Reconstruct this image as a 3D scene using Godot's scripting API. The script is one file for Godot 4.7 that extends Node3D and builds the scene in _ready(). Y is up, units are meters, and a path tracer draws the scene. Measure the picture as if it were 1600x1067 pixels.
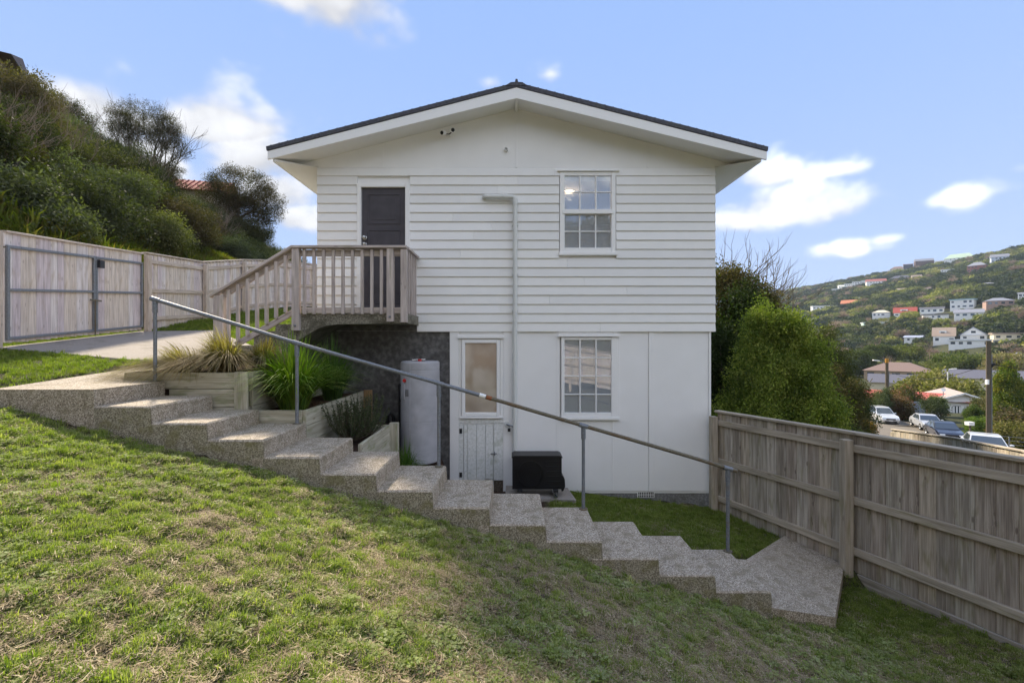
extends Node3D
# Metres, y up, the camera's eye is the origin; "d" below is the distance in front of the eye (d = -z).

var rng := RandomNumberGenerator.new()
var M := {}
var cache := {}
var names := {}

# ---------------------------------------------------------------- small mesh builder
class MB:
	var v := PackedVector3Array()
	var n := PackedVector3Array()
	var uv := PackedVector2Array()
	var c := PackedColorArray()
	func tri(a: Vector3, b: Vector3, d: Vector3, ua := Vector2.ZERO, ub := Vector2.ZERO, ud := Vector2.ZERO) -> void:
		v.append(a); v.append(b); v.append(d)
		uv.append(ua); uv.append(ub); uv.append(ud)
	func quad(a: Vector3, b: Vector3, d: Vector3, e: Vector3, ua := Vector2.ZERO, ub := Vector2.ZERO, ud := Vector2.ZERO, ue := Vector2.ZERO) -> void:
		tri(a, b, d, ua, ub, ud)
		tri(a, d, e, ua, ud, ue)
	func box(lo: Vector3, hi: Vector3) -> void:
		var p := []
		for i in 8:
			p.append(Vector3(hi.x if i & 1 else lo.x, hi.y if i & 2 else lo.y, hi.z if i & 4 else lo.z))
		for f in [[0, 2, 3, 1], [4, 5, 7, 6], [0, 4, 6, 2], [1, 3, 7, 5], [2, 6, 7, 3], [0, 1, 5, 4]]:
			quad(p[f[0]], p[f[1]], p[f[2]], p[f[3]])
	func mesh() -> ArrayMesh:
		var a := []
		a.resize(Mesh.ARRAY_MAX)
		a[Mesh.ARRAY_VERTEX] = v
		if n.size() == v.size():
			a[Mesh.ARRAY_NORMAL] = n
		if uv.size() == v.size():
			a[Mesh.ARRAY_TEX_UV] = uv
		if c.size() == v.size():
			a[Mesh.ARRAY_COLOR] = c
		var m := ArrayMesh.new()
		m.add_surface_from_arrays(Mesh.PRIMITIVE_TRIANGLES, a)
		return m

func V(x: float, y: float, d: float) -> Vector3:
	return Vector3(x, y, -d)

func rf(a: float, b: float) -> float:
	return rng.randf_range(a, b)

func pick(a: Array):
	return a[rng.randi() % a.size()]

# ---------------------------------------------------------------- nodes
func numbered(called: String) -> String:
	names[called] = names.get(called, -1) + 1
	return called if names[called] == 0 else "%s_%03d" % [called, names[called]]

func tag(o: Node3D, label := "", category := "", group := "", kind := "") -> Node3D:
	if label: o.set_meta("label", label)
	if category: o.set_meta("category", category)
	if group: o.set_meta("group", group)
	if kind: o.set_meta("kind", kind)
	return o

func thing(called: String, label: String, category: String, at := Vector3.ZERO, group := "", turn := 0.0) -> Node3D:
	var o := Node3D.new()
	o.name = numbered(called)
	add_child(o)
	o.position = at
	o.rotation.y = turn
	return tag(o, label, category, group)

func part(parent: Node3D, called: String, mesh: Mesh, mat: Material, xf := Transform3D(), label := "") -> MeshInstance3D:
	var o := MeshInstance3D.new()
	o.name = called if parent != self else numbered(called)
	o.mesh = mesh
	o.material_override = mat
	parent.add_child(o, true)
	o.transform = xf
	if label: o.set_meta("label", label)
	return o

func structure(called: String, mesh: Mesh, mat: Material, label: String, category: String) -> MeshInstance3D:
	var o := part(self, called, mesh, mat)
	tag(o, label, category, "", "structure")
	return o

# ---------------------------------------------------------------- shapes
func beam_mesh(w: float, l: float, t: float, variant := 0, bevel := 0.005) -> ArrayMesh:
	var key := "b%.3f_%.3f_%.3f_%d" % [w, l, t, variant]
	if cache.has(key):
		return cache[key]
	var m := MB.new()
	var b: float = min(bevel, 0.2 * min(w, t))
	var x := w / 2
	var z := t / 2
	var ring := [Vector2(x, -z + b), Vector2(x, z - b), Vector2(x - b, z), Vector2(-x + b, z), Vector2(-x, z - b), Vector2(-x, -z + b), Vector2(-x + b, -z), Vector2(x - b, -z)]
	var uo := fposmod(variant * 0.377, 1.0)
	var vo := fposmod(variant * 0.617, 1.0)
	var run := 0.0
	for i in 8:
		var p: Vector2 = ring[i]
		var q: Vector2 = ring[(i + 1) % 8]
		var e := p.distance_to(q)
		m.quad(Vector3(p.x, 0, p.y), Vector3(p.x, l, p.y), Vector3(q.x, l, q.y), Vector3(q.x, 0, q.y),
			Vector2(run / 0.6 + uo, vo), Vector2(run / 0.6 + uo, vo + l / 2.4), Vector2((run + e) / 0.6 + uo, vo + l / 2.4), Vector2((run + e) / 0.6 + uo, vo))
		run += e
	for i in range(1, 7):
		for y in [0.0, l]:
			var a: Vector2 = ring[0]
			var p: Vector2 = ring[i]
			var q: Vector2 = ring[i + 1]
			m.tri(Vector3(a.x, y, a.y), Vector3(p.x, y, p.y), Vector3(q.x, y, q.y), a + Vector2(uo, vo), p + Vector2(uo, vo), q + Vector2(uo, vo))
	cache[key] = m.mesh()
	return cache[key]

func beam(parent: Node3D, called: String, a: Vector3, b: Vector3, w: float, t: float, mat: Material, side := Vector3.RIGHT, bevel := 0.005) -> MeshInstance3D:
	var y := (b - a).normalized()
	var x := (side - y * side.dot(y)).normalized()
	var z := x.cross(y)
	return part(parent, called, beam_mesh(w, snappedf(a.distance_to(b), 0.001), t, rng.randi() % 9, bevel), mat, Transform3D(Basis(x, y, z), a))

# a box given by its limits (x, y, d), laid along its longest side
func slab(parent: Node3D, called: String, x0: float, x1: float, y0: float, y1: float, d0: float, d1: float, mat: Material, bevel := 0.004) -> MeshInstance3D:
	var cx := (x0 + x1) / 2
	var cy := (y0 + y1) / 2
	var cd := (d0 + d1) / 2
	var lx := x1 - x0
	var ly := y1 - y0
	var ld := d1 - d0
	if ly >= lx and ly >= ld:
		return beam(parent, called, V(cx, y0, cd), V(cx, y1, cd), lx, ld, mat, Vector3.RIGHT, bevel)
	if lx >= ld:
		return beam(parent, called, V(x0, cy, cd), V(x1, cy, cd), ly, ld, mat, Vector3.UP, bevel)
	return beam(parent, called, V(cx, cy, d0), V(cx, cy, d1), lx, ly, mat, Vector3.RIGHT, bevel)

func extrude(poly: Array, l: float, uvs := 1.0) -> ArrayMesh:
	var m := MB.new()
	var run := 0.0
	for i in poly.size():
		var p: Vector2 = poly[i]
		var q: Vector2 = poly[(i + 1) % poly.size()]
		var e := p.distance_to(q)
		m.quad(Vector3(p.x, p.y, 0), Vector3(p.x, p.y, l), Vector3(q.x, q.y, l), Vector3(q.x, q.y, 0),
			Vector2(run, 0) * uvs, Vector2(run, l) * uvs, Vector2(run + e, l) * uvs, Vector2(run + e, 0) * uvs)
		run += e
	var ids := Geometry2D.triangulate_polygon(PackedVector2Array(poly))
	for i in range(0, ids.size(), 3):
		for z in [0.0, l]:
			var a: Vector2 = poly[ids[i]]
			var b: Vector2 = poly[ids[i + 1]]
			var d: Vector2 = poly[ids[i + 2]]
			m.tri(Vector3(a.x, a.y, z), Vector3(b.x, b.y, z), Vector3(d.x, d.y, z), a * uvs, b * uvs, d * uvs)
	return m.mesh()

# profile (towards the camera, up) run along x from x0 to x1
func along_x(x1: float, y: float, d: float) -> Transform3D:
	return Transform3D(Basis(Vector3(0, 0, 1), Vector3.UP, Vector3(-1, 0, 0)), V(x1, y, d))

# profile (x, up) run away from the camera
func along_d(x: float, y: float, d_far: float) -> Transform3D:
	return Transform3D(Basis(), V(x, y, d_far))

func tube_into(m: MB, pts: Array, rad: Array, sides := 8, cap := true) -> void:
	var rings := []
	var norms := []
	for i in pts.size():
		var t: Vector3 = (pts[min(i + 1, pts.size() - 1)] - pts[max(i - 1, 0)]).normalized()
		var x := t.cross(Vector3(0.13, 0.97, 0.21) if absf(t.y) < 0.9 else Vector3(1, 0.1, 0.2)).normalized()
		var y := x.cross(t)
		var r := []
		var nn := []
		for k in sides:
			var a := TAU * k / sides
			var dir := x * cos(a) + y * sin(a)
			nn.append(dir)
			r.append(pts[i] + dir * rad[i])
		rings.append(r)
		norms.append(nn)
	for i in pts.size() - 1:
		for k in sides:
			var k2 := (k + 1) % sides
			m.quad(rings[i][k], rings[i][k2], rings[i + 1][k2], rings[i + 1][k], Vector2(float(k) / sides, i), Vector2(float(k + 1) / sides, i), Vector2(float(k + 1) / sides, i + 1), Vector2(float(k) / sides, i + 1))
			for q in [norms[i][k], norms[i][k2], norms[i + 1][k2], norms[i][k], norms[i + 1][k2], norms[i + 1][k]]:
				m.n.append(q)
	if cap:
		for e in [0, pts.size() - 1]:
			var t: Vector3 = (pts[0] - pts[1]).normalized() if e == 0 else (pts[-1] - pts[-2]).normalized()
			for k in range(1, sides - 1):
				m.tri(rings[e][0], rings[e][k], rings[e][k + 1])
				for q in 3:
					m.n.append(t)

func tube(parent: Node3D, called: String, pts: Array, r: float, mat: Material, sides := 10) -> MeshInstance3D:
	var m := MB.new()
	var rad := []
	for p in pts:
		rad.append(r)
	tube_into(m, pts, rad, sides)
	return part(parent, called, m.mesh(), mat)

func lathe(profile: Array, sides := 24) -> ArrayMesh:   # (radius, y), smooth
	var m := MB.new()
	for i in profile.size() - 1:
		var p: Vector2 = profile[i]
		var q: Vector2 = profile[i + 1]
		var t := (q - p).normalized()
		for k in sides:
			var a := TAU * k / sides
			var b := TAU * (k + 1) / sides
			var pa := Vector3(cos(a), 0, sin(a))
			var pb := Vector3(cos(b), 0, sin(b))
			m.quad(pa * p.x + Vector3.UP * p.y, pb * p.x + Vector3.UP * p.y, pb * q.x + Vector3.UP * q.y, pa * q.x + Vector3.UP * q.y,
				Vector2(a, p.y), Vector2(b, p.y), Vector2(b, q.y), Vector2(a, q.y))
			var na := pa * t.y - Vector3.UP * t.x
			var nb := pb * t.y - Vector3.UP * t.x
			for q2 in [na, nb, nb, na, nb, na]:
				m.n.append(q2)
	return m.mesh()

# a flat polygon sheet with a skirt: poly of Vector3 (x, y, d)
func plate(poly: Array, thick: float) -> ArrayMesh:
	var flat := PackedVector2Array()
	for p in poly:
		flat.append(Vector2(p.x, p.z))
	var m := MB.new()
	var ids := Geometry2D.triangulate_polygon(flat)
	for i in range(0, ids.size(), 3):
		m.tri(V(poly[ids[i]].x, poly[ids[i]].y, poly[ids[i]].z), V(poly[ids[i + 1]].x, poly[ids[i + 1]].y, poly[ids[i + 1]].z), V(poly[ids[i + 2]].x, poly[ids[i + 2]].y, poly[ids[i + 2]].z))
	for i in poly.size():
		var p: Vector3 = poly[i]
		var q: Vector3 = poly[(i + 1) % poly.size()]
		m.quad(V(p.x, p.y, p.z), V(q.x, q.y, q.z), V(q.x, q.y - thick, q.z), V(p.x, p.y - thick, p.z))
	return m.mesh()

# ---------------------------------------------------------------- textures
func noise(freq: float, sd: int, type := FastNoiseLite.TYPE_SIMPLEX_SMOOTH, oct := 4) -> FastNoiseLite:
	var f := FastNoiseLite.new()
	f.seed = sd
	f.frequency = freq
	f.noise_type = type
	f.fractal_type = FastNoiseLite.FRACTAL_FBM if oct > 1 else FastNoiseLite.FRACTAL_NONE
	f.fractal_octaves = max(oct, 1)
	return f

func nbytes(w: int, h: int, freq: float, sd: int, stretch := 1, type := FastNoiseLite.TYPE_SIMPLEX_SMOOTH, oct := 4) -> PackedByteArray:
	var im := noise(freq, sd, type, oct).get_seamless_image(w, h / stretch)
	im.convert(Image.FORMAT_L8)
	if stretch > 1:
		im.resize(w, h, Image.INTERPOLATE_CUBIC)
	return im.get_data()

func tex_from(w: int, h: int, data: PackedByteArray) -> ImageTexture:
	return ImageTexture.create_from_image(Image.create_from_data(w, h, false, Image.FORMAT_RGB8, data))

func grey_tex(w: int, h: int, data: PackedByteArray) -> ImageTexture:
	return ImageTexture.create_from_image(Image.create_from_data(w, h, false, Image.FORMAT_L8, data))

# weathered board: long grain, knots, stains; colours are sRGB
func wood_tex(light: Color, dark: Color, stain: Color, sd: int, knots: int, stains: float) -> Array:
	var w := 384
	var h := 768
	var fine := nbytes(w, h, 0.12, sd, 24)
	var band := nbytes(w, h, 0.02, sd + 1, 6)
	var blot := nbytes(w, h, 0.012, sd + 2, 2)
	var kn := []
	var r := RandomNumberGenerator.new()
	r.seed = sd
	for i in knots:
		kn.append([r.randi() % w, r.randi() % h, r.randf_range(5.0, 10.0)])
	var out := PackedByteArray()
	out.resize(w * h * 3)
	var hgt := PackedByteArray()
	hgt.resize(w * h)
	for y in h:
		var near := []
		for k in kn:
			if absf(y - k[1]) < 60:
				near.append(k)
		for x in w:
			var i := y * w + x
			var xx := x
			var kd := 0.0
			for k in near:
				var dx: float = (x - k[0]) / k[2]
				var dy: float = (y - k[1]) / (k[2] * 1.5)
				var q := dx * dx + dy * dy
				if q < 16.0:
					kd = max(kd, clampf(1.35 - q, 0.0, 1.0))
					xx = int(x + dx * k[2] * 2.2 / (1.0 + q)) % w
			var j := y * w + posmod(xx, w)
			var g := fine[j] / 255.0
			var t := clampf((g - 0.5) * 0.75 + (band[j] / 255.0 - 0.5) * 0.85 + 0.35, 0.0, 1.0)
			t = max(t, kd * 0.95)
			var c := light.lerp(dark, t)
			var s := clampf((blot[i] / 255.0 - 1.0 + stains) * 3.0, 0.0, 1.0)
			c = c.lerp(stain, s * (0.35 + 0.5 * g))
			out[i * 3] = int(clampf(c.r, 0, 1) * 255)
			out[i * 3 + 1] = int(clampf(c.g, 0, 1) * 255)
			out[i * 3 + 2] = int(clampf(c.b, 0, 1) * 255)
			hgt[i] = int(255.0 * clampf(1.0 - 0.8 * g - 0.2 * kd, 0, 1))
	return [tex_from(w, h, out), grey_tex(w, h, hgt)]

func wood_mat(t: Array, tone: Color, rough := 0.85) -> StandardMaterial3D:
	var m := StandardMaterial3D.new()
	m.albedo_texture = t[0]
	m.albedo_color = tone
	m.roughness = rough
	m.metallic_specular = 0.3
	m.heightmap_enabled = true
	m.heightmap_texture = t[1]
	m.heightmap_scale = 0.25
	return m

# speckled stuff: three colours, a fine grain and a coarse stain
func grain_tex(s: int, base: Color, pale: Color, dark: Color, stain: Color, freq: float, sd: int, amount: float, stained: float, cell := true, speck := 0.28) -> Array:
	var a := nbytes(s, s, freq, sd, 1, FastNoiseLite.TYPE_CELLULAR if cell else FastNoiseLite.TYPE_SIMPLEX_SMOOTH, 1 if cell else 3)
	var f := FastNoiseLite.new()
	f.seed = sd
	f.frequency = freq
	f.noise_type = FastNoiseLite.TYPE_CELLULAR
	f.fractal_type = FastNoiseLite.FRACTAL_NONE
	f.cellular_return_type = FastNoiseLite.RETURN_CELL_VALUE
	var ci := f.get_seamless_image(s, s)
	ci.convert(Image.FORMAT_L8)
	var cv := ci.get_data()
	var b := nbytes(s, s, 0.006, sd + 3, 1, FastNoiseLite.TYPE_SIMPLEX_SMOOTH, 5)
	var g := nbytes(s, s, 0.3, sd + 5, 1, FastNoiseLite.TYPE_SIMPLEX_SMOOTH, 2)
	var out := PackedByteArray()
	out.resize(s * s * 3)
	var hgt := PackedByteArray()
	hgt.resize(s * s)
	for i in s * s:
		var v := cv[i] / 255.0 if cell else a[i] / 255.0
		var c := base
		if v > 0.5:
			c = base.lerp(pale, clampf((v - 0.5) * 2.0 * amount, 0, 1))
		else:
			c = base.lerp(dark, clampf((0.5 - v) * 2.0 * amount, 0, 1))
		var st := clampf((b[i] / 255.0 - 1.0 + stained) * 3.0, 0.0, 1.0)
		c = c.lerp(stain, st * 0.6)
		var k := 1.0 - speck * 0.5 + speck * g[i] / 255.0
		out[i * 3] = int(clampf(c.r * k, 0, 1) * 255)
		out[i * 3 + 1] = int(clampf(c.g * k, 0, 1) * 255)
		out[i * 3 + 2] = int(clampf(c.b * k, 0, 1) * 255)
		hgt[i] = int(clampf(0.6 * (1.0 - a[i] / 255.0) + 0.4 * g[i] / 255.0, 0, 1) * 255)
	return [tex_from(s, s, out), grey_tex(s, s, hgt)]

func tri_mat(t: Array, scale: float, relief: float, rough := 0.9, tone := Color.WHITE) -> StandardMaterial3D:
	var m := StandardMaterial3D.new()
	m.albedo_texture = t[0]
	m.albedo_color = tone
	m.roughness = rough
	m.metallic_specular = 0.35
	m.uv1_triplanar = true
	m.uv1_world_triplanar = true
	m.uv1_scale = Vector3.ONE * scale
	if relief > 0:
		m.heightmap_enabled = true
		m.heightmap_texture = t[1]
		m.heightmap_scale = relief
	return m

func flat_mat(c: Color, rough := 0.7, metal := 0.0) -> StandardMaterial3D:
	var m := StandardMaterial3D.new()
	m.albedo_color = c
	m.roughness = rough
	m.metallic = metal
	return m

func leaf_mat(back: Color) -> StandardMaterial3D:
	var m := StandardMaterial3D.new()
	m.vertex_color_use_as_albedo = true
	m.roughness = 0.7
	m.metallic_specular = 0.25
	m.backlight_enabled = true
	m.backlight = back
	return m

func make_materials() -> void:
	var wg := wood_tex(Color(0.81, 0.78, 0.73), Color(0.54, 0.50, 0.46), Color(0.56, 0.54, 0.43), 11, 10, 0.42)
	var wp := wood_tex(Color(0.91, 0.88, 0.87), Color(0.71, 0.67, 0.66), Color(0.72, 0.66, 0.60), 23, 16, 0.36)
	var wb := wood_tex(Color(0.84, 0.81, 0.78), Color(0.63, 0.60, 0.57), Color(0.62, 0.61, 0.50), 37, 5, 0.34)
	var wl := wood_tex(Color(0.80, 0.78, 0.71), Color(0.60, 0.57, 0.49), Color(0.50, 0.52, 0.37), 51, 7, 0.42)
	M.paling = [wood_mat(wg, Color(1, 1, 1)), wood_mat(wg, Color(0.86, 0.85, 0.84)), wood_mat(wg, Color(0.98, 0.96, 0.93)), wood_mat(wg, Color(0.93, 0.93, 0.92)), wood_mat(wg, Color(0.90, 0.88, 0.87))]
	M.fence_rail = wood_mat(wb, Color(0.90, 0.88, 0.83))
	M.pale = [wood_mat(wp, Color(1, 1, 1)), wood_mat(wp, Color(0.95, 0.93, 0.95)), wood_mat(wp, Color(0.98, 0.96, 0.92))]
	M.pale_rail = wood_mat(wp, Color(0.90, 0.87, 0.82))
	M.baluster = wood_mat(wb, Color(0.97, 0.95, 0.96))
	M.sleeper = wood_mat(wl, Color(1, 1, 1))
	var ex := grain_tex(640, Color(0.66, 0.61, 0.545), Color(0.86, 0.82, 0.755), Color(0.43, 0.39, 0.34), Color(0.50, 0.465, 0.38), 0.16, 5, 0.95, 0.46)
	M.aggregate = tri_mat(ex, 1.4, 0.4)
	M.mossy_shaded_side = tri_mat(grain_tex(640, Color(0.58, 0.55, 0.48), Color(0.76, 0.73, 0.66), Color(0.40, 0.37, 0.31), Color(0.48, 0.46, 0.32), 0.14, 6, 0.85, 0.5), 1.3, 0.5)  # mossy concrete, its tone partly the shade on that face
	var cd := grain_tex(512, Color(0.58, 0.55, 0.52), Color(0.66, 0.63, 0.60), Color(0.50, 0.47, 0.44), Color(0.44, 0.42, 0.37), 0.08, 8, 0.8, 0.42, false)
	M.concrete = tri_mat(cd, 0.7, 0.2)
	M.old_concrete = tri_mat(grain_tex(512, Color(0.52, 0.50, 0.45), Color(0.68, 0.66, 0.61), Color(0.33, 0.32, 0.28), Color(0.28, 0.27, 0.22), 0.05, 9, 1.0, 0.5, false), 1.1, 0.5)
	M.tar_wall = tri_mat(grain_tex(512, Color(0.37, 0.365, 0.36), Color(0.52, 0.515, 0.51), Color(0.28, 0.275, 0.27), Color(0.50, 0.495, 0.49), 0.02, 10, 0.8, 0.45, false, 0.12), 0.8, 0.6, 0.75)
	M.foundation = tri_mat(grain_tex(512, Color(0.52, 0.52, 0.51), Color(0.62, 0.62, 0.61), Color(0.42, 0.42, 0.41), Color(0.38, 0.38, 0.33), 0.03, 12, 0.9, 0.45, false), 1.5, 1.2)
	M.asphalt = tri_mat(grain_tex(256, Color(0.47, 0.44, 0.40), Color(0.56, 0.53, 0.48), Color(0.37, 0.35, 0.32), Color(0.40, 0.38, 0.35), 0.2, 14, 0.8, 0.4, false), 0.2, 0.0)
	var wt := grain_tex(512, Color(0.945, 0.945, 0.94), Color(0.96, 0.96, 0.96), Color(0.93, 0.93, 0.928), Color(0.935, 0.932, 0.925), 0.012, 15, 0.5, 0.3, false, 0.02)
	M.white = tri_mat(wt, 0.6, 0.03, 0.55)
	M.boards = [M.white, tri_mat(wt, 0.6, 0.03, 0.5, Color(0.985, 0.985, 0.98)), tri_mat(wt, 0.45, 0.03, 0.6, Color(0.97, 0.97, 0.968)), tri_mat(wt, 0.8, 0.03, 0.55, Color(0.99, 0.988, 0.98))]
	M.white_sheet = tri_mat(wt, 0.35, 0.05, 0.6)
	M.trim = flat_mat(Color(0.95, 0.95, 0.945), 0.45)
	M.white_old = tri_mat(grain_tex(512, Color(0.88, 0.89, 0.88), Color(0.94, 0.94, 0.94), Color(0.80, 0.81, 0.79), Color(0.70, 0.72, 0.66), 0.03, 16, 0.9, 0.38, false, 0.05), 1.2, 0.1, 0.65)
	M.soil = tri_mat(grain_tex(512, Color(0.36, 0.27, 0.20), Color(0.50, 0.38, 0.28), Color(0.22, 0.16, 0.12), Color(0.28, 0.23, 0.15), 0.09, 17, 1.0, 0.5), 1.6, 1.5)
	M.door = tri_mat(grain_tex(256, Color(0.30, 0.29, 0.31), Color(0.33, 0.32, 0.34), Color(0.27, 0.26, 0.28), Color(0.32, 0.31, 0.33), 0.02, 18, 0.8, 0.4, false, 0.04), 0.8, 0.03, 0.5)
	M.roof = tri_mat(grain_tex(256, Color(0.30, 0.30, 0.33), Color(0.38, 0.38, 0.41), Color(0.23, 0.23, 0.25), Color(0.34, 0.35, 0.33), 0.1, 19, 0.9, 0.4, false), 0.9, 0.1, 0.6)
	M.galv = tri_mat(grain_tex(256, Color(0.50, 0.52, 0.55), Color(0.58, 0.60, 0.62), Color(0.40, 0.42, 0.45), Color(0.50, 0.48, 0.45), 0.06, 20, 0.9, 0.38, false), 2.5, 0.05, 0.5)
	M.galv.metallic = 0.35
	M.galv_rust = tri_mat(grain_tex(256, Color(0.44, 0.42, 0.36), Color(0.52, 0.50, 0.44), Color(0.34, 0.31, 0.26), Color(0.45, 0.33, 0.22), 0.06, 21, 0.9, 0.45, false), 2.5, 0.08, 0.6)
	M.galv_rust.metallic = 0.2
	M.tank = tri_mat(grain_tex(256, Color(0.68, 0.68, 0.70), Color(0.73, 0.73, 0.75), Color(0.62, 0.62, 0.64), Color(0.60, 0.60, 0.61), 0.02, 22, 0.8, 0.35, false, 0.04), 0.9, 0.02, 0.45)
	M.black = flat_mat(Color(0.10, 0.10, 0.11), 0.45)
	M.black_matt = flat_mat(Color(0.13, 0.13, 0.135), 0.8)
	M.chrome = flat_mat(Color(0.75, 0.75, 0.74), 0.25, 0.9)
	M.red = flat_mat(Color(0.70, 0.13, 0.12), 0.5)
	M.pipe = flat_mat(Color(0.84, 0.85, 0.84), 0.5)
	var glass := StandardMaterial3D.new()
	glass.albedo_color = Color(0.86, 0.89, 0.92, 0.10)
	glass.transparency = BaseMaterial3D.TRANSPARENCY_ALPHA
	glass.roughness = 0.02
	glass.metallic = 0.32
	M.glass = glass
	var frost := tri_mat(grain_tex(256, Color(0.72, 0.67, 0.61), Color(0.81, 0.77, 0.72), Color(0.56, 0.50, 0.44), Color(0.62, 0.53, 0.44), 0.006, 24, 0.9, 0.5, false, 0.06), 0.7, 0.12, 0.2)
	frost.metallic_specular = 0.8
	M.frost = frost
	M.dark_glass = flat_mat(Color(0.34, 0.38, 0.42), 0.05)
	M.dark_glass.metallic = 0.5
	M.room = flat_mat(Color(0.70, 0.68, 0.66), 0.9)
	M.tyre = flat_mat(Color(0.08, 0.08, 0.085), 0.8)
	M.leaf = leaf_mat(Color(0.75, 0.85, 0.35))
	M.leaf_dry = leaf_mat(Color(0.55, 0.5, 0.35))
	M.blade = leaf_mat(Color(0.9, 1.0, 0.45))
	M.bark = tri_mat(grain_tex(256, Color(0.40, 0.36, 0.31), Color(0.52, 0.48, 0.43), Color(0.26, 0.23, 0.2), Color(0.33, 0.33, 0.24), 0.07, 26, 1.0, 0.45, false), 1.5, 0.6)
	var gm := tri_mat(grain_tex(512, Color(0.86, 0.86, 0.86), Color(1, 1, 1), Color(0.6, 0.6, 0.6), Color(0.74, 0.7, 0.64), 0.07, 27, 1.0, 0.45), 1.3, 1.5)
	gm.vertex_color_use_as_albedo = true
	M.ground = gm

# ---------------------------------------------------------------- the lie of the land
const NEAR := [Vector2(-14, 0.55), Vector2(-8, -0.12), Vector2(-6, -0.42), Vector2(-4.87, -0.62), Vector2(-3.96, -0.86), Vector2(-3.44, -0.99), Vector2(-2.36, -1.23), Vector2(-1.32, -1.535), Vector2(-0.24, -1.835), Vector2(0.32, -1.995), Vector2(0.85, -2.155), Vector2(1.41, -2.345), Vector2(1.93, -2.485), Vector2(2.47, -2.635), Vector2(3.08, -2.765), Vector2(4, -2.785), Vector2(9, -2.74)]
const SLAB := [Vector3(2.472, -2.535, 4.40), Vector3(3.08, -2.625, 4.40), Vector3(4.00, -2.69, 5.56), Vector3(3.73, -2.655, 6.32), Vector3(2.69, -2.50, 5.30), Vector3(2.472, -2.49, 5.30)]
const PATH := [Vector3(-3.985, -0.457, 4.40), Vector3(-4.97, -0.457, 4.40), Vector3(-5.0, -0.45, 5.0), Vector3(-5.06, -0.318, 6.75), Vector3(-4.55, -0.325, 6.75), Vector3(-4.5, -0.44, 5.31), Vector3(-3.985, -0.457, 5.30)]
const DRIVE := [Vector2(-7.52, 6.72), Vector2(-8.12, 10.1), Vector2(-7.0, 10.8), Vector2(-5.6, 9.5), Vector2(-4.3, 8.2), Vector2(-3.7, 6.95), Vector2(-4.5, 6.72), Vector2(-5.4, 6.5), Vector2(-6.5, 6.62)]
var bumps := FastNoiseLite.new()
var swell := FastNoiseLite.new()

func inside(p: Vector2, poly: Array) -> bool:
	var flat := PackedVector2Array()
	for q in poly:
		flat.append(q if q is Vector2 else Vector2(q.x, q.z))
	return Geometry2D.is_point_in_polygon(p, flat)

func near_y(x: float) -> float:
	if x <= NEAR[0].x:
		return NEAR[0].y
	for i in NEAR.size() - 1:
		if x < NEAR[i + 1].x:
			return lerpf(NEAR[i].y, NEAR[i + 1].y, (x - NEAR[i].x) / (NEAR[i + 1].x - NEAR[i].x))
	return NEAR[-1].y

func yard_plane(x: float, d: float) -> float:
	return -0.12 - 0.069 * (x + 7.45) + 0.077 * (d - 6.75) + 0.09 * maxf(0.0, d - 10.0) - 0.13 * maxf(0.0, d - 17.0)

func upper_y(x: float, d: float) -> float:
	if x < -3.1:
		var p := yard_plane(x, d)
		if x > -5.1 and d < 6.8:
			p -= 0.06
		return p
	if x < -2.45:
		return -0.90
	if x < -1.80:
		return -1.32
	var lawn := -2.5 - 0.11 * (x - 1.2) + 0.05 * (7.6 - d)
	if x < 0.2:
		lawn = lerpf(-1.93, -2.47, smoothstep(-1.13, -1.02, x))
	return lawn

func fence_x(d: float) -> float:
	return 3.32 + (7.5 - d) * 0.36

func street_y(d: float) -> float:
	if d < 20.0:
		return -6.4 + (20.0 - d) * 0.06
	if d < 43.0:
		return lerpf(-6.4, -9.0, (d - 20.0) / 23.0)
	if d < 60.0:
		return lerpf(-9.0, -9.5, (d - 43.0) / 17.0)
	return maxf(-11.5, -9.5 - (d - 60.0) * 0.12)

func ground_y(x: float, d: float) -> float:
	var n := near_y(x) + 0.08 * (4.4 - d)
	if d < -4.5:
		n += minf(0.62 * (-4.5 - d), 7.0)
	if x > -4.0:
		n -= 0.12 * smoothstep(4.5, 4.9, d) * smoothstep(2.6, 2.2, x)
	var y := lerpf(n, upper_y(x, minf(d, 40.0)), smoothstep(4.5, 5.2, d) if x < -4.0 else smoothstep(5.34, 5.48, d))
	if x > 2.4 and d > 4.3 and d < 6.4 and inside(Vector2(x, d), SLAB):
		y = minf(y, -2.74)
	var off := x - fence_x(minf(d, 9.0))
	if off > 0.3:
		y = lerpf(y, street_y(d), smoothstep(0.3, 11.0, off))
	if x < -8.6:
		var p := minf(-0.62 * x - 0.1 * d - 3.4, 30.0) + swell.get_noise_2d(x, d) * 1.2
		y = lerpf(y, maxf(y, p), smoothstep(-8.6, -10.6, x))
	if x > 40.0 and d > 40.0:
		var h := -11.5 + 0.27 * (minf(x, 668.0) - 180.0) - 0.2 * maxf(0.0, x - 740.0) + swell.get_noise_2d(x * 0.12, d * 0.12) * 3.0 * smoothstep(150, 260, x)
		y = maxf(y, h)
	return y

func lines(lo: float, a: float, b: float, hi: float, step: float, growth: float) -> PackedFloat32Array:
	var right := PackedFloat32Array()
	var x := a
	while x < b:
		right.append(x)
		x += step
	var s := step
	while x < hi:
		right.append(x)
		s *= growth
		x += s
	right.append(hi)
	var left := PackedFloat32Array()
	s = step
	x = a
	while x > lo:
		s *= growth
		x -= s
		left.append(maxf(x, lo))
	left.reverse()
	left.append_array(right)
	return left

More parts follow.
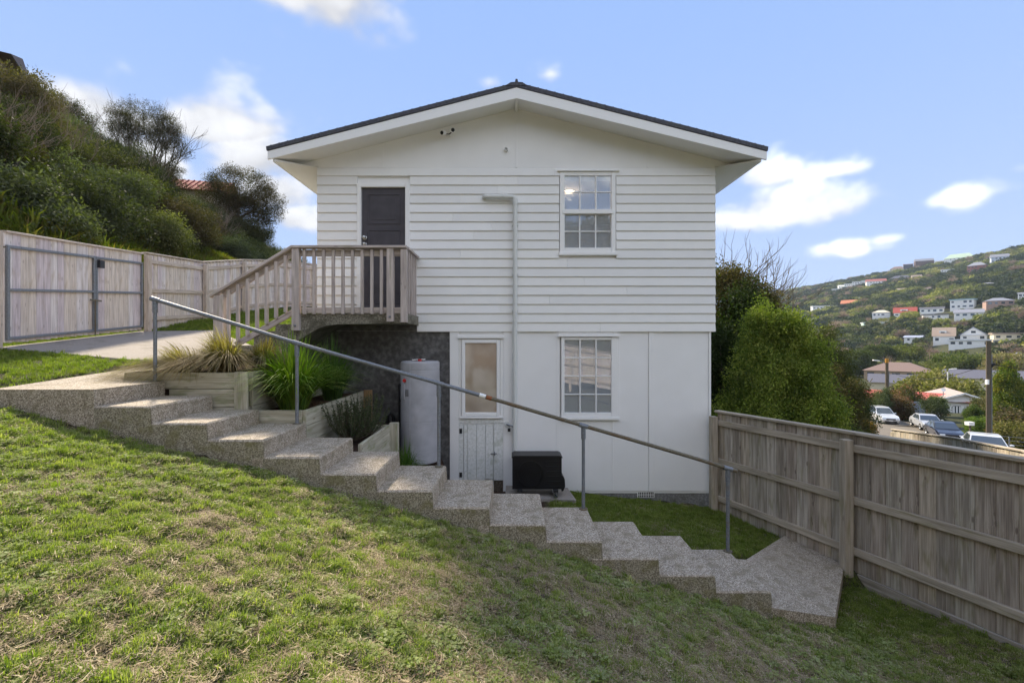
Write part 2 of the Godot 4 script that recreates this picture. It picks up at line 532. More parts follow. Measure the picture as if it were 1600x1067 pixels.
func lawn_here(x: float, d: float) -> bool:
	if x > fence_x(d) - 0.04 and d < 8.0:
		return false
	if d > 4.36 and d < 5.36 and x > -5.0 and x < 2.5:
		return false
	if inside(Vector2(x, d), SLAB) or inside(Vector2(x, d), PATH) or inside(Vector2(x, d), DRIVE):
		return false
	if d > 5.3 and x > -5.05 and x < 0.55:
		return d > 7.0 and x < -3.9
	if d > 7.52 and x > -3.3:
		return false
	return true

# how much of the turf is worn to earth and dry thatch, 0 to 1
func worn(x: float, d: float) -> float:
	if d > 5.2:
		return clampf(bumps.get_noise_2d(x * 1.4 + 40.0, d * 1.4) * 0.8 - 0.05, 0, 1)
	var p := Vector2(x - 0.35, (d - 2.9) * 0.9)
	var patch := exp(-p.length_squared() / 2.2) * 0.42 + exp(-Vector2(x - 1.9, (d - 3.1) * 1.2).length_squared() / 1.6) * 0.42
	var q := Vector2(x + 2.05, d - 3.05)
	patch += exp(-q.length_squared() / 0.05) * 0.7
	return clampf(patch + bumps.get_noise_2d(x, d) * 0.6 + bumps.get_noise_2d(x * 6.0 + 9.0, d * 6.0) * 0.6 + 0.10, 0, 1)

# hummocks and hollows of the turf
func turf_bump(x: float, d: float) -> float:
	return bumps.get_noise_2d(x * 2.0, d * 2.0) * 0.025 + bumps.get_noise_2d(x * 7.0 + 31.0, d * 7.0) * (0.045 if d < 4.6 else 0.02)

func build_ground() -> void:
	var xs := lines(-150.0, -9.0, 5.4, 1000.0, 0.07, 1.10)
	var ds := lines(-45.0, 0.0, 8.6, 1300.0, 0.07, 1.07)
	var nx := xs.size()
	var nd := ds.size()
	var v := PackedVector3Array()
	var n := PackedVector3Array()
	var c := PackedColorArray()
	var ids := PackedInt32Array()
	var hs := PackedFloat32Array()
	hs.resize(nx * nd)
	for j in nd:
		for i in nx:
			var x := xs[i]
			var d := ds[j]
			var y := ground_y(x, d)
			if x > -9 and x < 5.4 and d > 0 and d < 8.6:
				y += turf_bump(x, d)
			hs[j * nx + i] = y
	for j in nd:
		for i in nx:
			var x := xs[i]
			var d := ds[j]
			v.append(V(x, hs[j * nx + i], d))
			var i0 := maxi(i - 1, 0)
			var i1 := mini(i + 1, nx - 1)
			var j0 := maxi(j - 1, 0)
			var j1 := mini(j + 1, nd - 1)
			var sx := (hs[j * nx + i1] - hs[j * nx + i0]) / (xs[i1] - xs[i0])
			var sd := (hs[j1 * nx + i] - hs[j0 * nx + i]) / (ds[j1] - ds[j0])
			n.append(Vector3(-sx, 1, sd).normalized())
			var col := Color(0.10, 0.115, 0.042)
			if d > 5.3 and x > -5.05 and x < 0.5 and d < 7.7:
				col = Color(0.085, 0.05, 0.032)
			elif x > -9.0 and x < 6.0 and d < 12.0:
				var w := worn(x, d)
				col = Color(0.095, 0.095, 0.04).lerp(Color(0.10, 0.07, 0.045), clampf(w * 1.3, 0, 1))
			elif x < -8.0:
				col = Color(0.085, 0.10, 0.03).lerp(Color(0.11, 0.085, 0.045), clampf(0.4 + swell.get_noise_2d(x * 6.0, d * 6.0), 0, 1))
			elif d > 40.0:
				col = Color(0.075, 0.085, 0.035)
			c.append(col)
	for j in nd - 1:
		for i in nx - 1:
			var a := j * nx + i
			for k in [a, a + nx, a + nx + 1, a, a + nx + 1, a + 1]:
				ids.append(k)
	var arr := []
	arr.resize(Mesh.ARRAY_MAX)
	arr[Mesh.ARRAY_VERTEX] = v
	arr[Mesh.ARRAY_NORMAL] = n
	arr[Mesh.ARRAY_COLOR] = c
	arr[Mesh.ARRAY_INDEX] = ids
	var m := ArrayMesh.new()
	m.add_surface_from_arrays(Mesh.PRIMITIVE_TRIANGLES, arr)
	structure("ground", m, M.ground, "sloping grassy ground of the yard, valley and hillside", "ground")

# ---------------------------------------------------------------- the sky, computed once: blue air and cumulus all round
# clouds: azimuth, elevation (degrees), half width, half height, strength
const CLOUDS := [
	[-31.6, 21.8, 4.8, 3.2, 1.0], [-29.0, 19.0, 4.6, 3.2, 1.0], [-27.4, 16.0, 4.4, 2.7, 0.95], [-25.0, 13.6, 4.2, 1.9, 0.85], [-33.6, 21.4, 3.2, 2.4, 0.95],
	[-41.6, 20.0, 4.8, 2.9, 1.05], [-38.6, 17.4, 4.0, 2.9, 1.0], [-36.6, 14.6, 3.0, 2.4, 0.9], [-44.4, 20.6, 3.0, 1.6, 0.85],
	[-21.5, 34.6, 7.0, 3.6, 0.95], [-17.0, 37.0, 4.0, 2.0, 0.7],
	[31.0, 14.2, 6.0, 2.7, 1.0], [29.6, 17.4, 3.6, 1.8, 0.95], [34.6, 13.6, 4.2, 2.5, 0.95], [26.6, 13.2, 4.2, 2.2, 0.85], [32.6, 16.6, 2.4, 1.4, 0.8],
	[36.0, 9.0, 3.8, 1.0, 0.74], [38.2, 9.6, 2.2, 0.7, 0.6],
	[44.6, 12.7, 2.6, 1.3, 0.78], [47.8, 14.2, 1.6, 0.8, 0.5],
	[36.2, 16.9, 2.8, 1.0, 0.75], [-2.3, 29.2, 1.8, 0.7, 0.45], [4.6, 30.0, 1.8, 1.0, 0.38]]

func build_sky(to_sun: Vector3) -> Sky:
	var w := 2048
	var h := 1024
	var out := PackedFloat32Array()
	out.resize(w * h * 3)
	var fbm := noise(6.5, 71, FastNoiseLite.TYPE_SIMPLEX_SMOOTH, 6)
	var wisp := noise(1.3, 72, FastNoiseLite.TYPE_SIMPLEX_SMOOTH, 3)
	var puff := noise(8.0, 73, FastNoiseLite.TYPE_SIMPLEX_SMOOTH, 4)
	puff.fractal_type = FastNoiseLite.FRACTAL_RIDGED
	var r := RandomNumberGenerator.new()
	r.seed = 5
	var list := CLOUDS.duplicate()
	for k in 150:  # extra clouds out of view, packed densely to brighten the house wall
		var az := r.randf_range(66.0, 294.0)
		var el := r.randf_range(4.0, 46.0)
		var s := r.randf_range(0.7, 1.3)
		list.append([az, el, 8.0 * s, (2.0 + el * 0.07) * s, r.randf_range(0.8, 1.0)])
		list.append([az + r.randf_range(-6, 6), el - 1.5, 6.0 * s, 2.4 * s, 0.8])
	for k in 26:
		list.append([r.randf_range(-180.0, 180.0), r.randf_range(52.0, 82.0), r.randf_range(7.0, 14.0), r.randf_range(3.0, 5.0), r.randf_range(0.75, 1.0)])
	# blobs sorted into ten-degree columns, so that each pixel looks at few of them
	var bins := []
	for k in 36:
		bins.append([])
	for cl in list:
		var wide: float = cl[2] * 2.4 / maxf(cos(deg_to_rad(cl[1])), 0.2) + 6.0
		for k in 36:
			var da := absf(fposmod(k * 10.0 + 5.0 - cl[0] + 180.0, 360.0) - 180.0)
			if da < wide + 5.0:
				bins[k].append(cl)
	for y in h:
		var el := (0.5 - (y + 0.5) / h) * PI
		var eld := rad_to_deg(el)
		var t := pow(clampf(1.0 - sin(maxf(el, 0.0)), 0, 1), 2.6)
		var base := Vector3(0.125, 0.200, 0.378).lerp(Vector3(0.25, 0.306, 0.41), t)
		if eld < -0.6:
			base = Vector3(0.30, 0.32, 0.30)
		for x in w:
			# the first column of a panorama looks along -z
			var az := (x + 0.5) / w * 360.0
			if az > 180.0:
				az -= 360.0
			var c := base
			if eld > 0.0:
				var p := Vector3(sin(deg_to_rad(az)) * cos(el), sin(el), -cos(deg_to_rad(az)) * cos(el))
				var dens := 0.0
				var any := false
				var col := cos(el)
				var wx := 0.0
				var high := 0.0
				for cl in bins[int(fposmod(az, 360.0) / 10.0) % 36]:
					var dy: float = (eld - cl[1]) / cl[3]
					if absf(dy) > 2.2:
						continue
					if not any:
						any = true
						wx = wisp.get_noise_3d(p.x * 5.0, p.y * 9.0, p.z * 5.0)
					var da: float = fposmod(az - cl[0] + 180.0, 360.0) - 180.0
					var dx: float = da * col / cl[2] + wx * 0.35
					if dy < 0.0:
						dy *= 1.25
					dy += wx * 0.3
					var q := dx * dx + dy * dy
					if q < 5.0:
						var g: float = cl[4] * exp(-q * 0.95)
						if g > dens:
							dens = g
							high = dy
				if any and dens > 0.05:
					var f := fbm.get_noise_3d(p.x, p.y * 1.5, p.z)
					var b := -puff.get_noise_3d(p.x, p.y * 1.4, p.z)
					var a := smoothstep(0.18, 0.78, dens + f * 0.50 + b * 0.22)
					# heaped tops are brighter than the flat undersides
					var lit := clampf(0.86 + f * 0.35 + b * 0.12 + high * 0.14, 0.64, 1.08)
					# clouds opposite the sun are made brighter, as if front-lit, to light the house front
					var front := 0.5 - 0.5 * p.dot(to_sun)
					c = base.lerp(Vector3(1.0, 1.005, 1.03) * lit * lerpf(0.38, 0.98, front), a * 0.95)
			var i := (y * w + x) * 3
			out[i] = c.x
			out[i + 1] = c.y
			out[i + 2] = c.z
	var im := Image.create_from_data(w, h, false, Image.FORMAT_RGBF, out.to_byte_array())
	var pm := PanoramaSkyMaterial.new()
	pm.panorama = ImageTexture.create_from_image(im)
	var sky := Sky.new()
	sky.sky_material = pm
	return sky

# ---------------------------------------------------------------- plants
func leaf_quad(m: MB, p: Vector3, along: Vector3, nrm: Vector3, l: float, w: float) -> void:
	var s := along.cross(nrm).normalized() * w * 0.5
	var mid := p + along * l * 0.45
	var tip := p + along * l - nrm * l * 0.12
	m.tri(p, mid + s, tip)
	m.tri(p, tip, mid - s)

func rdir() -> Vector3:
	var z := rf(-1, 1)
	var a := rf(0, TAU)
	var q := sqrt(1 - z * z)
	return Vector3(q * cos(a), z, q * sin(a))

# a sprig of leaves of radius 1
func clump_mesh(n: int, l: float, w: float) -> ArrayMesh:
	var m := MB.new()
	for i in n:
		var p := rdir() * pow(rng.randf(), 0.5)
		var a := (rdir() + p * 0.8 + Vector3.UP * 0.15).normalized()
		var nr := (rdir() + Vector3.UP * 0.9).normalized()
		leaf_quad(m, p, a, nr, l * rf(0.7, 1.25), w * rf(0.8, 1.2))
	m.uv.clear()
	return m.mesh()

# a whole far crown of radius 1: leaf masses on lobes
func far_crown(n: int, leaf: float) -> ArrayMesh:
	var m := MB.new()
	var lobes := []
	for i in 7:
		var q := rdir() * rf(0.3, 0.62)
		q.y = absf(q.y) * 0.7
		lobes.append([q, rf(0.3, 0.5)])
	for i in n:
		var lo = pick(lobes)
		var dir := rdir()
		var p: Vector3 = lo[0] + dir * lo[1] * rf(0.75, 1.05)
		p.y *= 0.85
		var nr := (dir + rdir() * 0.7).normalized()
		var a := nr.cross(rdir()).normalized()
		leaf_quad(m, p - a * leaf * 0.5, a, nr, leaf * rf(0.7, 1.4), leaf * rf(0.5, 0.9))
	m.uv.clear()
	return m.mesh()

# bare twiggy crown of radius 1
func twig_crown(n: int) -> ArrayMesh:
	var m := MB.new()
	for i in n:
		var dir := (rdir() + Vector3.UP * 0.7).normalized()
		var p := dir * rf(0.1, 0.5)
		p.y += 0.05
		var e := p + (dir + rdir() * 0.5).normalized() * rf(0.3, 0.6)
		var s := (e - p).cross(rdir()).normalized() * rf(0.012, 0.03)
		m.tri(p - s, p + s, e)
	m.uv.clear()
	return m.mesh()

func scatter(parent: Node3D, called: String, mesh: Mesh, mat: Material, where: Array, cols: Array) -> MultiMeshInstance3D:
	var mm := MultiMesh.new()
	mm.transform_format = MultiMesh.TRANSFORM_3D
	mm.use_colors = true
	mm.mesh = mesh
	mm.instance_count = where.size()
	for i in where.size():
		mm.set_instance_transform(i, where[i])
		mm.set_instance_color(i, cols[i])
	var o := MultiMeshInstance3D.new()
	o.name = called if parent != self else numbered(called)
	o.multimesh = mm
	o.material_override = mat
	parent.add_child(o, true)
	return o

func tint(cols: Array, spread := 0.25) -> Color:
	var a: Color = pick(cols)
	var b: Color = pick(cols)
	var c := a.lerp(b, rng.randf())
	var k := 1.0 + rf(-spread, spread)
	return Color(c.r * k, c.g * k, c.b * k)

# crown of sprigs in a set of lobes [centre, radii]; lobes are relative to the plant's base
func crown(t: Node3D, lobes: Array, n: int, size: float, mesh: Mesh, cols: Array, mat: Material, called := "crown", shell := 0.55) -> void:
	var wh := []
	var cc := []
	var total := 0.0
	for l in lobes:
		total += pow(l[1].x * l[1].y * l[1].z, 0.667)
	for l in lobes:
		var k := int(n * pow(l[1].x * l[1].y * l[1].z, 0.667) / total)
		for i in k:
			var dir := rdir()
			var r := lerpf(shell, 1.02, pow(rng.randf(), 0.6))
			var p: Vector3 = l[0] + dir * l[1] * r
			var b := Basis(rdir(), rf(0, TAU)).scaled(Vector3.ONE * size * rf(0.65, 1.3))
			wh.append(Transform3D(b, p))
			cc.append(tint(cols))
	tag(scatter(t, called, mesh, mat, wh, cc), "", "", "", "stuff")

func branch_into(m: MB, p: Vector3, dir: Vector3, l: float, r: float, depth: int, spread := 0.6, lift := 0.15) -> void:
	var pts := [p]
	var rad := [r]
	var q := p
	var dd := dir
	for i in 3:
		dd = (dd + rdir() * 0.16 + Vector3.UP * lift * 0.3).normalized()
		q += dd * l / 3.0
		pts.append(q)
		rad.append(r * (1.0 - 0.2 * (i + 1)))
	tube_into(m, pts, rad, 5 if depth > 1 else 4, false)
	if depth <= 0:
		return
	var n := 2 + rng.randi() % 2
	for i in n:
		var nd := (dd + rdir() * spread + Vector3.UP * lift).normalized()
		branch_into(m, pts[3 if i == 0 else 2], nd, l * rf(0.62, 0.85), r * 0.52 if i else r * 0.58, depth - 1, spread, lift)

func trunk_mesh(h: float, r: float, lobes: Array) -> ArrayMesh:
	var m := MB.new()
	var top := Vector3(rf(-0.1, 0.1) * h, h, rf(-0.1, 0.1) * h)
	tube_into(m, [Vector3(0, -0.3, 0), Vector3(top.x * 0.4, h * 0.5, top.z * 0.3), top], [r * 1.15, r * 0.85, r * 0.6], 8)
	for l in lobes:
		var a := Vector3(top.x * 0.7, h * rf(0.55, 0.95), top.z * 0.7)
		var e: Vector3 = l[0]
		tube_into(m, [a, a.lerp(e, 0.5) + rdir() * 0.1 * h * 0.3, e], [r * 0.5, r * 0.35, r * 0.12], 6)
	m.uv.clear()
	return m.mesh()

func bush(called: String, label: String, category: String, at: Vector3, lobes: Array, n: int, size: float, mesh: Mesh, cols: Array, group := "", mat: Material = null, shell := 0.55) -> Node3D:
	var t := thing(called, label, category, at, group)
	var low := 99.0
	for l in lobes:
		low = minf(low, l[0].y)
	part(t, "trunk", trunk_mesh(maxf(low, 0.3), clampf(low * 0.08, 0.04, 0.25), lobes), M.bark)
	crown(t, lobes, n, size, mesh, cols, mat if mat else M.leaf, "crown", shell)
	return t

# arching strap leaves from one base
func tussock(called: String, label: String, at: Vector3, n: int, h: float, reach: float, w: float, cols: Array, droop: float, lean := Vector3.ZERO, group := "") -> Node3D:
	var m := MB.new()
	for i in n:
		var a := rf(0, TAU)
		var out := Vector3(cos(a), 0, sin(a))
		var l := h * rf(0.6, 1.12)
		var o := out * rf(0.0, 0.18) * reach
		var far := reach * pow(rng.randf(), 0.7)
		var side := out.cross(Vector3.UP).normalized() * w * rf(0.6, 1.2) * 0.5
		var c := tint(cols, 0.3)
		var prev := o
		var seg := 5
		var ps := [o]
		for k in range(1, seg + 1):
			var s := float(k) / seg
			var up := l * (s - droop * (0.35 + far / reach) * s * s * 0.75)
			ps.append(o + out * far * pow(s, 1.4) + Vector3.UP * up + lean * s * s)
		for k in seg:
			var wa := 1.0 - pow(float(k) / seg, 3.0)
			var wb := 1.0 - pow(float(k + 1) / seg, 3.0)
			m.quad(ps[k] - side * wa, ps[k] + side * wa, ps[k + 1] + side * wb, ps[k + 1] - side * wb)
			for q in 6:
				m.c.append(c)
	m.uv.clear()
	var t := thing(called, label, "plant", at, group)
	part(t, "leaves", m.mesh(), M.blade)
	var b := MB.new()
	for k in 14:
		var a := TAU * k / 14.0
		var o := Vector3(cos(a), 0, sin(a)) * reach * 0.12
		tube_into(b, [o * 0.5 - Vector3.UP * 0.03, o + Vector3.UP * 0.05], [0.012, 0.007], 5)
	b.uv.clear()
	part(t, "crown_base", b.mesh(), M.bark)
	return t

# ---------------------------------------------------------------- the white house
const F := 7.6      # distance of the front wall
func window_parts(house: Node3D, called: String, gx0: float, gx1: float, rows: Array, label: String) -> void:
	# rows: [y_top, y_bottom, depth offset] of each row of panes, three panes wide; bars stand between them
	var w := Node3D.new()
	w.name = called
	house.add_child(w, true)
	w.set_meta("label", label)
	var bar := 0.020
	var pw := (gx1 - gx0 - 2 * bar) / 3.0
	for r in rows:
		for k in 3:
			var x0 := gx0 + k * (pw + bar)
			var b := MB.new()
			b.box(Vector3(x0 - 0.004, r[1] - 0.004, -0.002), Vector3(x0 + pw + 0.004, r[0] + 0.004, 0.002))
			b.uv.clear()
			# panes hang a little out of true, as putty glazing does
			var tilt := Basis(Vector3.UP, rf(-0.010, 0.010)) * Basis(Vector3.RIGHT, rf(-0.008, 0.008))
			var mid := Vector3(x0 + pw / 2, (r[0] + r[1]) / 2, 0)
			part(w, "pane", b.mesh(), M.glass, Transform3D(tilt, V(0, 0, F + r[2]) + mid - tilt * mid))
		for k in 2:
			var x0 := gx0 + (k + 1) * pw + k * bar
			slab(w, "glazing_bar", x0, x0 + bar, r[1], r[0], F + r[2] - 0.024, F + r[2] + 0.012, M.trim, 0.005)
	for i in rows.size() - 1:
		if rows[i][1] - rows[i + 1][0] < 0.03:
			slab(w, "glazing_bar", gx0, gx1, rows[i + 1][0], rows[i][1], F + rows[i][2] - 0.015, F + rows[i][2] + 0.012, M.trim, 0.004)

func room(house: Node3D, x0: float, x1: float, y0: float, y1: float, mat: Material) -> void:
	var b := MB.new()
	b.box(V(x0, y0, F + 3.2), V(x1, y1, F + 3.3))
	b.box(V(x0 - 0.1, y0, F + 3.2), V(x0, y1, F + 0.12))
	b.box(V(x1, y0, F + 3.2), V(x1 + 0.1, y1, F + 0.12))
	b.box(V(x0, y0 - 0.1, F + 3.2), V(x1, y0, F + 0.12))
	b.box(V(x0, y1, F + 3.2), V(x1, y1 + 0.1, F + 0.12))
	b.uv.clear()
	part(house, "room_lining", b.mesh(), mat)

func build_house() -> void:
	var house := thing("house", "white weatherboard house with low gable roof and dark door above a sheet-clad lower storey", "house", V(0, -2.5, F))
	loose(house)
	# wall behind the cladding, left open for the two windows
	var x0 := -3.19
	var x1 := 3.33
	for r in [[x0, 0.80, 0.17, 2.86], [1.70, x1, 0.17, 2.86], [0.80, 1.70, 0.17, 1.46], [0.80, 1.70, 2.80, 2.86],
			[-1.01, 0.80, -2.5, 0.165], [1.70, 3.27, -2.5, 0.165], [0.80, 1.70, -2.5, -1.25], [0.80, 1.70, 0.08, 0.165]]:
		slab(house, "wall", r[0], r[1], r[2], r[3], F + 0.02, F + 0.14, M.white_sheet, 0.001)
	# side and back walls, floors
	slab(house, "wall", x0, x0 + 0.12, -1.2, 2.86, F + 0.145, F + 9.0, M.white_sheet, 0.001)
	slab(house, "wall", x1 - 0.12, x1, -3.2, 2.86, F + 0.145, F + 9.0, M.white_sheet, 0.001)
	slab(house, "wall", x0, x1, -3.2, 2.86, F + 9.005, F + 9.12, M.white_sheet, 0.001)
	slab(house, "floor", x0 + 0.13, x1 - 0.13, 0.17, 0.30, F + 0.15, F + 8.99, M.room, 0.001)
	room(house, 0.2, 2.9, 0.45, 2.72, M.room)
	room(house, 0.2, 2.9, -2.1, 0.05, M.room)
	# weatherboards, each a tapered board whose lower edge stands proud
	var left := [-2.545, -1.675]
	for k in range(-1, 17):
		var top := 2.724 - 0.1505 * k
		var bot := top - 0.1505
		if k == -1:
			top = 2.852
			bot = 2.724
		var spans := []
		var door := bot < 2.58 and top > 0.5
		var win := bot < 2.72 and top > 1.5
		if bot < 0.27:
			spans = [[-1.56, x1]]
		elif door and win:
			spans = [[x0, left[0]], [left[1], 0.775], [1.712, x1]]
		elif win:
			spans = [[x0, 0.775], [1.712, x1]]
		elif door:
			spans = [[x0, left[0]], [left[1], x1]]
		else:
			spans = [[x0, x1]]
		var cut := []
		for s in spans:      # long boards are butted from two lengths
			if s[1] - s[0] > 2.3:
				var at: float = s[0] + (s[1] - s[0]) * rf(0.25, 0.75)
				cut.append([s[0], at - 0.0012])
				cut.append([at + 0.0012, s[1]])
			else:
				cut.append(s)
		for s in cut:
			var e := 0.012 if s[0] == x0 else 0.0
			var e2 := 0.012 if s[1] == x1 else 0.0
			var j := rf(-0.0015, 0.0015)
			var poly := [Vector2(-0.02, bot - 0.004), Vector2(0.027 + j, bot - 0.006), Vector2(0.029 + j, bot), Vector2(0.008, top - 0.001), Vector2(-0.02, top - 0.001)]
			var at := along_x(s[1] + e2, 0, F)
			at.basis.x = at.basis.x.rotated(Vector3.UP, rf(-0.0004, 0.0004))
			part(house, "weatherboard", extrude(poly, s[1] + e2 - s[0] + e), pick(M.boards), at)
	# side boards seen as a saw edge round the corners
	for sx in [x0, x1]:
		for k in range(0, 17):
			var top := 2.724 - 0.1505 * k
			var s := -1.0 if sx < 0 else 1.0
			if sx < 0 and k > 14:
				continue
			var poly := [Vector2(0, top - 0.1545), Vector2(0.029 * s, top - 0.152), Vector2(0.008 * s, top), Vector2(0, top)]
			part(house, "weatherboard", extrude(poly, 8.9), M.white, along_d(sx, 0, F + 8.95))
	# gable sheets with cover strips
	var apex := Vector2(0.07, 3.83)
	var cuts := [-3.62, -2.13, 0.07, 2.23, 3.78]
	for i in 4:
		var a: float = cuts[i] + 0.004
		var b: float = cuts[i + 1] - 0.004
		var ya := apex.y - 0.256 * absf(a - apex.x) + 0.02
		var yb := apex.y - 0.256 * absf(b - apex.x) + 0.02
		part(house, "gable_sheet", extrude([Vector2(a, 2.856), Vector2(b, 2.856), Vector2(b, maxf(yb, 2.87)), Vector2(a, maxf(ya, 2.87))], 0.06), M.white_sheet, along_d(0, 0, F + 0.06))
	for cx in [-2.13, 0.07, 2.23]:
		slab(house, "cover_strip", cx - 0.016, cx + 0.016, 2.862, apex.y - 0.256 * absf(cx - apex.x) - 0.01, F - 0.007, F - 0.001, M.white_sheet, 0.002)
	# roof: two planes of long-run metal, boards along the gable, soffits
	var ov := 0.46
	var lx := -3.78
	var rx := 3.94
	var slope := 0.256
	var ly := 3.925 - slope * (0.07 - lx)
	var ry := 3.925 - slope * (rx - 0.07)
	for s in [[lx, ly], [rx, ry]]:
		var dirx := signf(s[0])
		var a := Vector2(0.07, 3.925)
		var b := Vector2(s[0], s[1])
		part(house, "barge_board", extrude([a, b, b - Vector2(0, 0.125), a - Vector2(0, 0.165)], 0.03), M.trim, along_d(0, 0, F - ov + 0.03))
		# the metal sheet, folded over the edge and wavy underneath
		var rib := [a + Vector2(0, 0.055)]
		var up := Vector2(0, 0.062)
		var roof_poly := [a + Vector2(0, 0.008), b + Vector2(dirx * 0.012, 0.008), b + Vector2(dirx * 0.02, 0.07), a + Vector2(0, 0.075)]
		var rp := part(house, "roof", extrude(roof_poly, 9.9), M.roof, along_d(0, 0, F - ov - 0.012 + 9.9))
		for k in 30:
			var q := a.lerp(b, (k + 0.6) / 30.0)
			var rb := slab(rp, "rib", q.x - 0.012, q.x + 0.012, q.y + 0.06, q.y + 0.088 , F - ov + 0.0, F + 9.3, M.roof, 0.006)
			rb.transform = rp.transform.affine_inverse() * rb.transform
		# chips of old paint along the lower lip of the metal
		var soff := MB.new()
		var sa := Vector2(0.07, 3.80)
		var sb := Vector2(s[0] - dirx * 0.09, 3.80 - slope * absf(s[0] - dirx * 0.09 - 0.07))
		soff.quad(V(sa.x, sa.y, F - ov + 0.03), V(sb.x, sb.y, F - ov + 0.03), V(sb.x, sb.y + 0.03, F + 0.05), V(sa.x, sa.y + 0.03, F + 0.05))
		soff.quad(V(sa.x, sa.y + 0.02, F - ov + 0.03), V(sb.x, sb.y + 0.02, F - ov + 0.03), V(sb.x, sb.y + 0.05, F + 0.05), V(sa.x, sa.y + 0.05, F + 0.05))
		soff.uv.clear()
		part(house, "soffit", soff.mesh(), M.white_sheet)
		# boxed eave along the side
		var ex0: float = x0 if s[0] < 0 else x1
		var ex1: float = s[0] - dirx * 0.09
		part(house, "soffit", extrude([Vector2(ex0, 2.862), Vector2(ex1, 2.80), Vector2(ex1, 2.82), Vector2(ex0, 2.882)], 9.3), M.white_sheet, along_d(0, 0, F - 0.0 + 9.3))
		part(house, "fascia", extrude([Vector2(ex1, 2.79), Vector2(ex1 + dirx * 0.025, 2.79), Vector2(ex1 + dirx * 0.025, s[1] + 0.0), Vector2(ex1, s[1] + 0.0)], 9.7), M.trim, along_d(0, 0, F - ov + 0.034 + 9.7))
		# closing triangle where the gable overhang meets the boxed eave
		var tr := MB.new()
		tr.tri(V(ex1, 2.80, F - ov + 0.03), V(ex1, 2.80, F), V(ex0, 2.862, F))
		tr.tri(V(ex1, 2.80, F - ov + 0.03), V(ex1, 2.83, F - ov + 0.03), V(ex0, 2.862, F))
		tr.uv.clear()
		part(house, "soffit", tr.mesh(), M.white_sheet)
	part(house, "ridge_cap", extrude([Vector2(-0.10, 3.945), Vector2(-0.02, 3.995), Vector2(0.045, 4.0), Vector2(0.055, 4.045), Vector2(0.085, 4.045), Vector2(0.095, 4.0), Vector2(0.16, 3.995), Vector2(0.24, 3.945)], 9.9), M.roof, along_d(0, 0, F - ov - 0.02 + 9.9))
	slab(house, "cover_strip", 0.045, 0.095, 3.78, 3.795, F - ov + 0.04, F - 0.002, M.trim, 0.003)
	# upper door
	slab(house, "door_frame", -2.545, -2.478, 0.44, 2.59, F - 0.035, F + 0.05, M.trim)
	slab(house, "door_frame", -1.752, -1.675, 0.44, 2.59, F - 0.035, F + 0.05, M.trim)
	slab(house, "door_frame", -2.476, -1.754, 2.53, 2.59, F - 0.033, F + 0.05, M.trim)
	slab(house, "door_sill", -2.476, -1.754, 0.49, 0.545, F - 0.06, F + 0.05, M.trim)
	var dr := slab(house, "door", -2.474, -1.756, 0.55, 2.527, F + 0.012, F + 0.05, M.door, 0.003)
	dr.set_meta("label", "charcoal two-panel door")
	var dl := dr.transform.affine_inverse()
	for p in [[1.93, 2.43], [0.62, 1.84]]:
		var f := [[-2.375, -2.355, p[0], p[1]], [-1.86, -1.84, p[0], p[1]], [-2.355, -1.86, p[1] - 0.02, p[1]], [-2.355, -1.86, p[0], p[0] + 0.02]]
		for q in f:
			var o := slab(dr, "panel_moulding", q[0], q[1], q[2], q[3], F + 0.002, F + 0.016, M.door, 0.005)
			o.transform = dl * o.transform
		var pn := slab(dr, "panel", -2.30, -1.915, p[0] + 0.07, p[1] - 0.07, F + 0.006, F + 0.014, M.door, 0.004)
		pn.transform = dl * pn.transform
	for q in [[1.705, 0.034], [1.60, 0.028]]:
		var kn := part(dr, "door_knob", lathe([Vector2(0, 0.06), Vector2(q[1] * 0.8, 0.056), Vector2(q[1], 0.04), Vector2(q[1] * 0.6, 0.02), Vector2(q[1] * 1.05, 0.012), Vector2(q[1] * 1.05, 0)], 14), M.chrome)
		kn.transform = dl * Transform3D(Basis(Vector3.RIGHT, PI / 2), V(-2.425, q[0], F + 0.012))
	# upper sash window
	window_parts(house, "window", 0.863, 1.632, [[2.737, 2.462, 0.0], [2.446, 2.165, 0.0], [2.088, 1.822, 0.03], [1.806, 1.537, 0.03]], "twelve-pane upper sash window")
	for q in [[0.785, 0.863, 1.46, 2.78], [1.632, 1.70, 1.46, 2.78]]:
		slab(house, "window_frame", q[0], q[1], q[2], q[3], F - 0.032, F + 0.10, M.trim)
	slab(house, "window_frame", 0.865, 1.630, 2.739, 2.78, F - 0.030, F + 0.10, M.trim)
	slab(house, "window_frame", 0.865, 1.630, 1.462, 1.535, F - 0.030, F + 0.10, M.trim)
	slab(house, "window_frame", 0.83, 1.665, 2.092, 2.162, F - 0.045, F + 0.03, M.trim)
	slab(house, "window_sill", 0.765, 1.725, 1.41, 1.458, F - 0.055, F + 0.02, M.trim)
	slab(house, "head_flashing", 0.74, 1.76, 2.784, 2.802, F - 0.06, F + 0.02, M.trim, 0.003)
	slab(house, "roller_blind", 0.86, 1.635, 2.655, 2.74, F + 0.05, F + 0.058, M.trim, 0.001)
	# lower window, four rows of three
	window_parts(house, "window", 0.863, 1.632, [[0.022, -0.262, 0.0], [-0.278, -0.562, 0.0], [-0.578, -0.862, 0.0], [-0.878, -1.168, 0.0]], "twelve-pane lower window")
	for q in [[0.81, 0.862, -1.24, 0.07], [1.633, 1.735, -1.24, 0.07]]:
		slab(house, "window_frame", q[0], q[1], q[2], q[3], F - 0.022, F + 0.10, M.trim)
	slab(house, "window_frame", 0.864, 1.631, 0.024, 0.07, F - 0.020, F + 0.10, M.trim)
	slab(house, "window_frame", 0.864, 1.631, -1.24, -1.17, F - 0.020, F + 0.10, M.trim)
	slab(house, "window_sill", 0.79, 1.76, -1.285, -1.243, F - 0.045, F + 0.02, M.trim)
